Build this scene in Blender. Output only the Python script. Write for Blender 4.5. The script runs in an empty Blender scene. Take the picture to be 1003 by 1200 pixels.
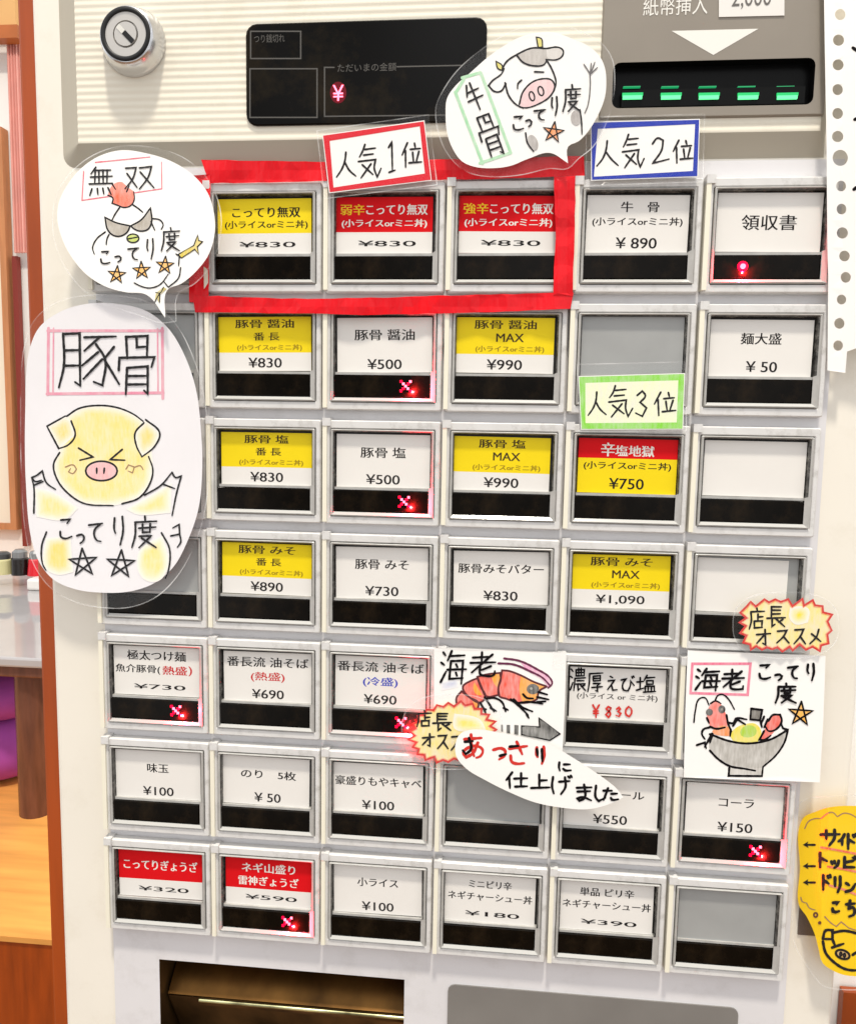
import bpy, math, random
from mathutils import Vector, Matrix
from mathutils.geometry import delaunay_2d_cdt
random.seed(7)
scene = bpy.context.scene
COL = scene.collection

# ------------------------------------------------------------------ camera
# world: x right along the machine front, z up, y into the machine; y = 0 is the front of the buttons
RCV = ((0.9954539680026885, 0.09360023949927798, 0.017617966777711044),
       (0.027293972905445642, -0.10312426774482475, -0.9942939326200932),
       (-0.09124931030281559, 0.9902547048955495, -0.10521018392479393))
CAMLOC = Vector((0.13696026, -0.2927878, -0.07080527))
FPX = 905.0
PU, PV = 0.046, 0.04382367
R3 = Matrix(RCV)
cam = bpy.data.cameras.new('Camera')
camo = bpy.data.objects.new('Camera', cam)
COL.objects.link(camo)
rows = [R3[0], -R3[1], -R3[2]]
M = Matrix((rows[0], rows[1], rows[2])).transposed().to_4x4()
M.translation = CAMLOC
camo.matrix_world = M
cam.sensor_fit = 'VERTICAL'
cam.sensor_height = 36.0
cam.lens = 36.0 * FPX / 1200.0
cam.clip_start = 0.01
cam.clip_end = 60
scene.camera = camo

# ------------------------------------------------------------------ light
world = bpy.data.worlds.new('World')
scene.world = world
world.use_nodes = True
wn = world.node_tree.nodes
wl = world.node_tree.links
bg = wn['Background']
tc = wn.new('ShaderNodeTexCoord')
sp = wn.new('ShaderNodeSeparateXYZ')
mr = wn.new('ShaderNodeMapRange')
cr = wn.new('ShaderNodeValToRGB')
wl.new(tc.outputs['Generated'], sp.inputs[0])
wl.new(sp.outputs['Z'], mr.inputs['Value'])
mr.inputs['From Min'].default_value = -1
mr.inputs['From Max'].default_value = 1
wl.new(mr.outputs[0], cr.inputs[0])
cr.color_ramp.elements[0].position = 0.05
cr.color_ramp.elements[0].color = (0.46, 0.45, 0.44, 1)
cr.color_ramp.elements[1].position = 0.95
cr.color_ramp.elements[1].color = (0.97, 0.98, 1.0, 1)
wno = wn.new('ShaderNodeTexNoise')
wno.inputs['Scale'].default_value = 2.4
wno.inputs['Detail'].default_value = 1.5
wl.new(tc.outputs['Generated'], wno.inputs['Vector'])
wmr = wn.new('ShaderNodeMapRange')
wmr.inputs['From Min'].default_value = 0.36
wmr.inputs['From Max'].default_value = 0.64
wmr.inputs['To Min'].default_value = 0.35
wmr.inputs['To Max'].default_value = 1.65
wl.new(wno.outputs[0], wmr.inputs['Value'])
wmx = wn.new('ShaderNodeVectorMath')
wmx.operation = 'SCALE'
wl.new(cr.outputs[0], wmx.inputs[0])
wl.new(wmr.outputs[0], wmx.inputs['Scale'])
wl.new(wmx.outputs[0], bg.inputs['Color'])
bg.inputs['Strength'].default_value = 1.05

def area(name, loc, aim, size, power, color):
    L = bpy.data.lights.new(name, 'AREA')
    L.shape = 'DISK'
    L.size = size
    L.energy = power
    L.color = color
    o = bpy.data.objects.new(name, L)
    COL.objects.link(o)
    o.location = loc
    o.rotation_euler = (Vector(aim) - Vector(loc)).to_track_quat('-Z', 'Y').to_euler()
    return o
area('ceiling_lamp', (0.16, -1.0, 2.9), (0.12, 0, -0.1), 0.26, 95, (1.0, 0.93, 0.82))

vs = scene.view_settings
vs.view_transform = 'Standard'
vs.look = 'None'
vs.exposure = 0.25
vs.gamma = 1.0
scene.cycles.max_bounces = 8
scene.cycles.transparent_max_bounces = 16
scene.cycles.sample_clamp_indirect = 6

# ------------------------------------------------------------------ helpers
def unp(px, py, h=0.0):
    """photo point -> point on the plane h metres in front of the button fronts"""
    d = R3.transposed() @ Vector(((px - 501.5) / FPX, (py - 600) / FPX, 1))
    k = (-h - CAMLOC.y) / d.y
    return CAMLOC + d * k

def lin(c):
    if isinstance(c, str):
        c = [int(c[i:i + 2], 16) / 255 for i in (0, 2, 4)]
        return tuple(x / 12.92 if x <= 0.04045 else ((x + 0.055) / 1.055) ** 2.4 for x in c)
    return tuple(c)

MATS = {}
def mat(name, color, rough=0.5, spec=0.5, metal=0.0, mottle=0.0, scale=60, bump=0.0, bscale=400, stretch=None,
        emit=None, estr=0.0, coat=0.0, dirt=None, dirtscale=40, dirtamt=0.3):
    if name in MATS:
        return MATS[name]
    m = bpy.data.materials.new(name)
    m.use_nodes = True
    nt = m.node_tree
    b = nt.nodes['Principled BSDF']
    c = lin(color)
    b.inputs['Base Color'].default_value = (*c, 1)
    b.inputs['Roughness'].default_value = rough
    b.inputs['Specular IOR Level'].default_value = spec
    b.inputs['Metallic'].default_value = metal
    b.inputs['Coat Weight'].default_value = coat
    if emit:
        b.inputs['Emission Color'].default_value = (*lin(emit), 1)
        b.inputs['Emission Strength'].default_value = estr
    co = None
    if mottle or bump or dirt:
        t = nt.nodes.new('ShaderNodeTexCoord')
        co = t.outputs['Object']
        if stretch:
            mp = nt.nodes.new('ShaderNodeMapping')
            mp.inputs['Scale'].default_value = stretch
            nt.links.new(co, mp.inputs[0])
            co = mp.outputs[0]
    last = None
    if mottle:
        n = nt.nodes.new('ShaderNodeTexNoise')
        n.inputs['Scale'].default_value = scale
        n.inputs['Detail'].default_value = 5
        nt.links.new(co, n.inputs['Vector'])
        r = nt.nodes.new('ShaderNodeMapRange')
        r.inputs['From Min'].default_value = 0.3
        r.inputs['From Max'].default_value = 0.7
        nt.links.new(n.outputs[0], r.inputs['Value'])
        mx = nt.nodes.new('ShaderNodeMix')
        mx.data_type = 'RGBA'
        mx.inputs['A'].default_value = (*[x * (1 - mottle) for x in c], 1)
        mx.inputs['B'].default_value = (*[min(1, x * (1 + mottle * 0.6)) for x in c], 1)
        nt.links.new(r.outputs[0], mx.inputs['Factor'])
        last = mx.outputs['Result']
    if dirt:
        n = nt.nodes.new('ShaderNodeTexNoise')
        n.inputs['Scale'].default_value = dirtscale
        n.inputs['Detail'].default_value = 8
        n.inputs['Roughness'].default_value = 0.7
        nt.links.new(co, n.inputs['Vector'])
        r = nt.nodes.new('ShaderNodeMapRange')
        r.inputs['From Min'].default_value = 0.52
        r.inputs['From Max'].default_value = 0.75
        r.inputs['To Max'].default_value = dirtamt
        nt.links.new(n.outputs[0], r.inputs['Value'])
        mx = nt.nodes.new('ShaderNodeMix')
        mx.data_type = 'RGBA'
        mx.inputs['A'].default_value = (*c, 1)
        if last:
            nt.links.new(last, mx.inputs['A'])
        mx.inputs['B'].default_value = (*lin(dirt), 1)
        nt.links.new(r.outputs[0], mx.inputs['Factor'])
        last = mx.outputs['Result']
    if last:
        nt.links.new(last, b.inputs['Base Color'])
    if bump:
        n = nt.nodes.new('ShaderNodeTexNoise')
        n.inputs['Scale'].default_value = bscale
        n.inputs['Detail'].default_value = 3
        nt.links.new(co, n.inputs['Vector'])
        bu = nt.nodes.new('ShaderNodeBump')
        bu.inputs['Strength'].default_value = bump
        bu.inputs['Distance'].default_value = 0.001
        nt.links.new(n.outputs[0], bu.inputs['Height'])
        nt.links.new(bu.outputs[0], b.inputs['Normal'])
    MATS[name] = m
    return m

def pencil(color, strength=0.75, soft=False):
    """coloured pencil on white paper: streaky strokes with the paper showing through"""
    strength += 0.08
    name = 'pencil_' + color + '_%d' % int(strength * 100) + ('_soft' if soft else '')
    if name in MATS:
        return MATS[name]
    m = bpy.data.materials.new(name)
    m.use_nodes = True
    nt = m.node_tree
    b = nt.nodes['Principled BSDF']
    b.inputs['Roughness'].default_value = 0.75
    b.inputs['Specular IOR Level'].default_value = 0.2
    t = nt.nodes.new('ShaderNodeTexCoord')
    mp = nt.nodes.new('ShaderNodeMapping')
    mp.inputs['Rotation'].default_value = (0, 0.8, 0)
    mp.inputs['Scale'].default_value = (1, 1, 0.22)
    nt.links.new(t.outputs['Object'], mp.inputs[0])
    n = nt.nodes.new('ShaderNodeTexNoise')
    n.inputs['Scale'].default_value = 1100
    n.inputs['Detail'].default_value = 4
    nt.links.new(mp.outputs[0], n.inputs['Vector'])
    n2 = nt.nodes.new('ShaderNodeTexNoise')
    n2.inputs['Scale'].default_value = 160
    nt.links.new(t.outputs['Object'], n2.inputs['Vector'])
    ad = nt.nodes.new('ShaderNodeMath')
    ad.operation = 'ADD'
    nt.links.new(n.outputs[0], ad.inputs[0])
    nt.links.new(n2.outputs[0], ad.inputs[1])
    r = nt.nodes.new('ShaderNodeMapRange')
    r.inputs['From Min'].default_value = 0.65
    r.inputs['From Max'].default_value = 1.3
    r.inputs['To Min'].default_value = max(0, strength - 0.4)
    r.inputs['To Max'].default_value = min(1, strength + 0.35)
    nt.links.new(ad.outputs[0], r.inputs['Value'])
    mx = nt.nodes.new('ShaderNodeMix')
    mx.data_type = 'RGBA'
    mx.inputs['A'].default_value = (0.80, 0.78, 0.74, 1)
    mx.inputs['B'].default_value = (*lin(color), 1)
    nt.links.new(r.outputs[0], mx.inputs['Factor'])
    if soft:
        at = nt.nodes.new('ShaderNodeAttribute')
        at.attribute_name = 'pressure'
        mu = nt.nodes.new('ShaderNodeMath')
        mu.operation = 'MULTIPLY'
        nt.links.new(r.outputs[0], mu.inputs[0])
        nt.links.new(at.outputs['Fac'], mu.inputs[1])
        nt.links.new(mu.outputs[0], mx.inputs['Factor'])
        mx.inputs['A'].default_value = (0.89, 0.875, 0.84, 1)
    nt.links.new(mx.outputs['Result'], b.inputs['Base Color'])
    MATS[name] = m
    return m

def film_mat():
    if 'laminate_film' in MATS:
        return MATS['laminate_film']
    m = bpy.data.materials.new('laminate_film')
    m.use_nodes = True
    nt = m.node_tree
    nt.nodes.clear()
    out = nt.nodes.new('ShaderNodeOutputMaterial')
    tr = nt.nodes.new('ShaderNodeBsdfTransparent')
    tr.inputs[0].default_value = (0.99, 0.99, 0.99, 1)
    gl = nt.nodes.new('ShaderNodeBsdfGlossy')
    gl.inputs['Roughness'].default_value = 0.16
    df = nt.nodes.new('ShaderNodeBsdfDiffuse')
    df.inputs[0].default_value = (0.85, 0.85, 0.85, 1)
    t = nt.nodes.new('ShaderNodeTexCoord')
    n = nt.nodes.new('ShaderNodeTexNoise')
    n.inputs['Scale'].default_value = 45
    nt.links.new(t.outputs['Object'], n.inputs['Vector'])
    bu = nt.nodes.new('ShaderNodeBump')
    bu.inputs['Strength'].default_value = 0.6
    bu.inputs['Distance'].default_value = 0.002
    nt.links.new(n.outputs[0], bu.inputs['Height'])
    nt.links.new(bu.outputs[0], gl.inputs['Normal'])
    mx = nt.nodes.new('ShaderNodeMixShader')
    mx.inputs[0].default_value = 0.02
    nt.links.new(tr.outputs[0], mx.inputs[1])
    nt.links.new(gl.outputs[0], mx.inputs[2])
    m2 = nt.nodes.new('ShaderNodeMixShader')
    m2.inputs[0].default_value = 0.012
    nt.links.new(mx.outputs[0], m2.inputs[1])
    nt.links.new(df.outputs[0], m2.inputs[2])
    nt.links.new(m2.outputs[0], out.inputs[0])
    MATS['laminate_film'] = m
    return m

def rim_mat():
    if 'laminate_edge' in MATS:
        return MATS['laminate_edge']
    m = bpy.data.materials.new('laminate_edge')
    m.use_nodes = True
    nt = m.node_tree
    nt.nodes.clear()
    out = nt.nodes.new('ShaderNodeOutputMaterial')
    tr = nt.nodes.new('ShaderNodeBsdfTransparent')
    df = nt.nodes.new('ShaderNodeBsdfDiffuse')
    df.inputs[0].default_value = (0.9, 0.9, 0.88, 1)
    t = nt.nodes.new('ShaderNodeTexCoord')
    n = nt.nodes.new('ShaderNodeTexNoise')
    n.inputs['Scale'].default_value = 70
    nt.links.new(t.outputs['Object'], n.inputs['Vector'])
    r = nt.nodes.new('ShaderNodeMapRange')
    r.inputs['From Min'].default_value = 0.35
    r.inputs['From Max'].default_value = 0.7
    r.inputs['To Min'].default_value = 0.0
    r.inputs['To Max'].default_value = 0.5
    nt.links.new(n.outputs[0], r.inputs['Value'])
    mx = nt.nodes.new('ShaderNodeMixShader')
    nt.links.new(r.outputs[0], mx.inputs[0])
    nt.links.new(tr.outputs[0], mx.inputs[1])
    nt.links.new(df.outputs[0], mx.inputs[2])
    nt.links.new(mx.outputs[0], out.inputs[0])
    MATS['laminate_edge'] = m
    return m

class MB:
    """mesh collector in world coordinates"""
    def __init__(self):
        self.v, self.f, self.mi, self.mats, self.press = [], [], [], [], {}
    def m(self, material):
        if material not in self.mats:
            self.mats.append(material)
        return self.mats.index(material)
    def face(self, idx, material):
        self.f.append(idx)
        self.mi.append(self.m(material))
    def poly(self, pts, material):
        b = len(self.v)
        self.v += [Vector(p) for p in pts]
        self.face(list(range(b, b + len(pts))), material)
    def box(self, lo, hi, material, skip=()):
        x0, y0, z0 = lo
        x1, y1, z1 = hi
        b = len(self.v)
        self.v += [Vector(p) for p in ((x0, y0, z0), (x1, y0, z0), (x1, y0, z1), (x0, y0, z1),
                                       (x0, y1, z0), (x1, y1, z0), (x1, y1, z1), (x0, y1, z1))]
        F = {'front': (0, 1, 2, 3), 'back': (5, 4, 7, 6), 'left': (4, 0, 3, 7), 'right': (1, 5, 6, 2),
             'top': (3, 2, 6, 7), 'bottom': (4, 5, 1, 0)}
        for k, q in F.items():
            if k not in skip:
                self.face([b + i for i in q], material)
    def loops(self, loops, material, cap_last=False, cap_first=False, mats=None):
        """bridge closed loops of equal length"""
        n = len(loops[0])
        bs = []
        for lp in loops:
            bs.append(len(self.v))
            self.v += [Vector(p) for p in lp]
        for k in range(len(loops) - 1):
            mm = mats[k] if mats else material
            for i in range(n):
                j = (i + 1) % n
                self.face([bs[k] + i, bs[k] + j, bs[k + 1] + j, bs[k + 1] + i], mm)
        if cap_last:
            self.face([bs[-1] + i for i in range(n)], mats[-1] if mats else material)
        if cap_first:
            self.face([bs[0] + i for i in reversed(range(n))], mats[0] if mats else material)
    def build(self, name, parent=None, origin=None, smooth=False, bevel=0.0):
        o = origin if origin is not None else (ORG[parent.name] if parent else Vector((0, 0, 0)))
        me = bpy.data.meshes.new(name)
        me.from_pydata([v - o for v in self.v], [], self.f)
        for m in self.mats:
            me.materials.append(m)
        me.polygons.foreach_set('material_index', self.mi)
        if smooth:
            me.polygons.foreach_set('use_smooth', [True] * len(self.f))
        if self.press:
            at = me.attributes.new('pressure', 'FLOAT', 'POINT')
            at.data.foreach_set('value', [self.press.get(i, 1.0) for i in range(len(self.v))])
        me.update()
        ob = bpy.data.objects.new(name, me)
        COL.objects.link(ob)
        ob.parent = parent
        if parent is None:
            ob.location = o
        ORG[ob.name] = o
        if bevel:
            md = ob.modifiers.new('bevel', 'BEVEL')
            md.width = bevel
            md.segments = 2
            md.limit_method = 'ANGLE'
        return ob
ORG = {}

def thing(name, loc, label, cat, group=None):
    o = bpy.data.objects.new(name, None)
    COL.objects.link(o)
    o.location = loc
    o.empty_display_size = 0.01
    ORG[o.name] = Vector(loc)
    tag(o, label, cat, group)
    return o
def tag(o, label, cat, group=None):
    o['label'] = label
    o['category'] = cat
    if group:
        o['group'] = group
    return o

# ---- 2-d drawing in photo points, laid on a sheet
def inside(p, poly):
    x, y = p
    c = False
    j = len(poly) - 1
    for i in range(len(poly)):
        xi, yi = poly[i]
        xj, yj = poly[j]
        if (yi > y) != (yj > y) and x < (xj - xi) * (y - yi) / (yj - yi) + xi:
            c = not c
        j = i
    return c

def tess(poly, holes=(), grid=0):
    pts, edges = [], []
    for lp in [poly] + list(holes):
        b = len(pts)
        pts += [Vector(p) for p in lp]
        edges += [(b + i, b + (i + 1) % len(lp)) for i in range(len(lp))]
    if grid:
        xs = [p[0] for p in poly]
        ys = [p[1] for p in poly]
        x = min(xs) + grid / 2
        while x < max(xs):
            y = min(ys) + grid / 2
            while y < max(ys):
                if inside((x, y), poly) and not any(inside((x, y), h) for h in holes):
                    pts.append(Vector((x, y)))
                y += grid
            x += grid
    V, _, F, *_r = delaunay_2d_cdt(pts, edges, [], 0, 1e-5)
    out = []
    for f in F:
        c = sum((V[i] for i in f), Vector((0, 0))) / len(f)
        if inside(c, poly) and not any(inside(c, h) for h in holes):
            out.append(list(f))
    return [tuple(v) for v in V], out

def smooth_poly(pts, closed=False, step=6.0, corner=75):
    """Catmull-Rom that keeps sharp corners"""
    P = [Vector(p) for p in pts]
    n = len(P)
    if n < 3:
        k = max(1, int((P[-1] - P[0]).length / step))
        return [tuple(P[0].lerp(P[-1], t / k)) for t in range(k + 1)]
    def tang(i, side):
        if not closed and (i == 0 or i == n - 1):
            return (P[1] - P[0]) if i == 0 else (P[-1] - P[-2])
        a, b, c = P[(i - 1) % n], P[i], P[(i + 1) % n]
        d1, d2 = b - a, c - b
        if d1.length < 1e-6 or d2.length < 1e-6:
            return d1 + d2
        if d1.angle(d2, 0) > math.radians(corner):
            return d2 if side > 0 else d1
        l = min(d1.length, d2.length)
        t = (d1.normalized() + d2.normalized())
        return t.normalized() * (d2.length if side > 0 else d1.length) if t.length > 1e-6 else d2
    out = []
    for i in range(n if closed else n - 1):
        a, b = P[i], P[(i + 1) % n]
        ta, tb = tang(i, 1), tang((i + 1) % n, -1)
        k = max(1, min(12, int((b - a).length / step)))
        for s in range(k):
            t = s / k
            h00, h10, h01, h11 = 2*t**3-3*t*t+1, t**3-2*t*t+t, -2*t**3+3*t*t, t**3-t*t
            out.append(tuple(a * h00 + ta * h10 + b * h01 + tb * h11))
    if not closed:
        out.append(tuple(P[-1]))
    return out

def ribbon(pts, w, closed=False, taper=True):
    """one strip with mitred joints and rounded ends: verts, faces in 2-d"""
    P = []
    for p in pts:
        p = Vector(p)
        if not P or (p - P[-1]).length > 1e-3:
            P.append(p)
    if closed and len(P) > 2 and (P[0] - P[-1]).length < 1e-3:
        P.pop()
    n = len(P)
    if n < 2:
        P = [P[0], P[0] + Vector((w * 0.4, w * 0.2))]
        n = 2
    V, F = [], []
    for i in range(n):
        if closed:
            d1, d2 = P[i] - P[i - 1], P[(i + 1) % n] - P[i]
        else:
            d1 = P[i] - P[i - 1] if i else P[1] - P[0]
            d2 = P[i + 1] - P[i] if i < n - 1 else d1
        d1, d2 = d1.normalized(), d2.normalized()
        t = d1 + d2
        if t.length < 0.3:
            t = d1
        t.normalize()
        nrm = Vector((-t.y, t.x))
        c = max(0.55, abs(nrm.dot(Vector((-d1.y, d1.x)))))
        ww = w / 2
        if taper and not closed:
            u = i / (n - 1)
            ww *= 1.0 - 0.25 * max(0, (u - 0.6) / 0.4) + 0.08 * math.sin(i * 1.7)
        V += [tuple(P[i] + nrm * ww / c), tuple(P[i] - nrm * ww / c)]
    for i in range(n - 1 if not closed else n):
        j = (i + 1) % n
        F.append([2 * i, 2 * i + 1, 2 * j + 1, 2 * j])
    if not closed:
        for (ia, ib, p, d) in ((0, 1, P[0], P[0] - P[1]), (2 * n - 1, 2 * n - 2, P[-1], P[-1] - P[-2])):
            d = d.normalized()
            a = Vector(V[ia]) - p
            b = len(V)
            arc = []
            r = a.length
            for k in (1, 2, 3):
                an = math.pi * k / 4
                q = p + a * math.cos(an) + d * r * math.sin(an)
                arc.append(len(V))
                V.append(tuple(q))
            F.append([ia] + arc + [ib])
    return V, F

class Sheet:
    """maps photo points to a sheet h(px,py) metres in front of the button fronts"""
    def __init__(self, h, parent, sc=1.0, ox=0.0, oy=0.0):
        self.h = h if callable(h) else (lambda x, y: h)
        self.parent = parent
        self.sc, self.ox, self.oy = sc, ox, oy
        self.layer = 0
    def L(self, s):
        """'x,y x,y' in enlarged-crop points -> photo points"""
        if isinstance(s, str):
            s = [tuple(float(t) for t in q.split(',')) for q in s.split()]
        return [(self.ox + x / self.sc, self.oy + y / self.sc) for x, y in s]
    def to3(self, p, off=0.0):
        return unp(p[0], p[1], self.h(*p) + off)
    def flat(self, mb, V, F, material, off):
        b = len(mb.v)
        mb.v += [self.to3(p, off) for p in V]
        for f in F:
            f = [b + i for i in f]
            a, c, d = mb.v[f[0]], mb.v[f[1]], mb.v[f[2]]
            if (c - a).cross(d - a).y > 0:
                f = f[::-1]
            mb.face(f, material)
    def slab(self, mb, poly, material, holes=(), grid=0, off=0.0, thick=0.00025):
        V, F = tess(poly, holes, grid)
        self.flat(mb, V, F, material, off)
        if thick:
            b = len(mb.v)
            mb.v += [self.to3(p, off - thick) for p in V]
            for f in F:
                f = [b + i for i in f]
                a, c, d = mb.v[f[0]], mb.v[f[1]], mb.v[f[2]]
                if (c - a).cross(d - a).y < 0:
                    f = f[::-1]
                mb.face(f, material)
            for lp in [poly] + list(holes):
                n = len(lp)
                b = len(mb.v)
                mb.v += [self.to3(p, off) for p in lp] + [self.to3(p, off - thick) for p in lp]
                for i in range(n):
                    j = (i + 1) % n
                    mb.face([b + i, b + j, b + n + j, b + n + i], material)
    def step(self):
        self.layer += 1
        return 0.00006 + self.layer * 0.0000035
    def stroke(self, mb, s, w, material, smooth=True, closed=False, raw=False, taper=True):
        for part in (s.split(';') if isinstance(s, str) else [s]):
            P = part if raw else self.L(part)
            if smooth:
                P = smooth_poly(P, closed, step=2.0)
            else:
                Q = []
                for i in range(len(P) if closed else len(P) - 1):
                    a, b_ = Vector(P[i]), Vector(P[(i + 1) % len(P)])
                    k = max(1, int((b_ - a).length / 5))
                    Q += [tuple(a.lerp(b_, t / k)) for t in range(k)]
                P = Q if closed else Q + [P[-1]]
            V, F = ribbon(P, w * (1.0 if material.name.startswith('pencil') else 1.75), closed, taper)
            self.flat(mb, V, F, material, self.step())
    def fill(self, mb, s, material, smooth=True, raw=False):
        P = s if raw else self.L(s)
        if smooth:
            P = smooth_poly(P, True, step=3.0)
        V, F = tess(P, (), 4 if '_soft' in material.name else 5)
        if '_soft' in material.name:
            b0 = len(mb.v)
            for k, p in enumerate(V):
                p = Vector(p)
                d = 1e9
                for i in range(len(P)):
                    a, c = Vector(P[i - 1]), Vector(P[i])
                    t = max(0, min(1, (p - a).dot(c - a) / max(1e-9, (c - a).length_squared)))
                    d = min(d, (p - a - (c - a) * t).length)
                mb.press[b0 + k] = min(1.0, 0.05 + d / 10.0) if inside(p, P) else 0.05
        self.flat(mb, V, F, material, self.step())
    def glyphs(self, mb, items, w, material):
        """items: list of (glyph, x0,y0,x1,y1) boxes in crop points, or (glyph, TL, TR, BL)"""
        for it in items:
            g = it[0]
            if isinstance(it[1], tuple):
                tl, tr, bl = [Vector(q) for q in it[1:4]]
            else:
                tl, tr, bl = Vector((it[1], it[2])), Vector((it[3], it[2])), Vector((it[1], it[4]))
            for st in GLYPH[g].split(';'):
                P = [tuple(float(t) for t in q.split(',')) for q in st.split()]
                P = [tl + (tr - tl) * (x / 100) + (bl - tl) * (y / 100) for x, y in P]
                P = [p + Vector((random.uniform(-1, 1), random.uniform(-1, 1))) * 0.012 * (tr - tl).length for p in P]
                self.stroke(mb, [(p.x, p.y) for p in P], w, material)
def ell(cx, cy, rx, ry, rot=0, n=20, a0=0, a1=360):
    r = math.radians(rot)
    out = []
    for i in range(n):
        a = math.radians(a0 + (a1 - a0) * i / (n if a1 - a0 == 360 else n - 1))
        x, y = rx * math.cos(a), ry * math.sin(a)
        out.append((cx + x * math.cos(r) - y * math.sin(r), cy + x * math.sin(r) + y * math.cos(r)))
    return out
def star(cx, cy, r, rot=0):
    """one-stroke pentagram and its filled outline"""
    pt = [(cx + r * math.sin(math.radians(rot + 144 * k)), cy - r * math.cos(math.radians(rot + 144 * k))) for k in range(6)]
    out = []
    for k in range(10):
        rr = r * (0.95 if k % 2 == 0 else 0.42)
        a = math.radians(rot + 36 * k)
        out.append((cx + rr * math.sin(a), cy - rr * math.cos(a)))
    return pt, out

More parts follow.
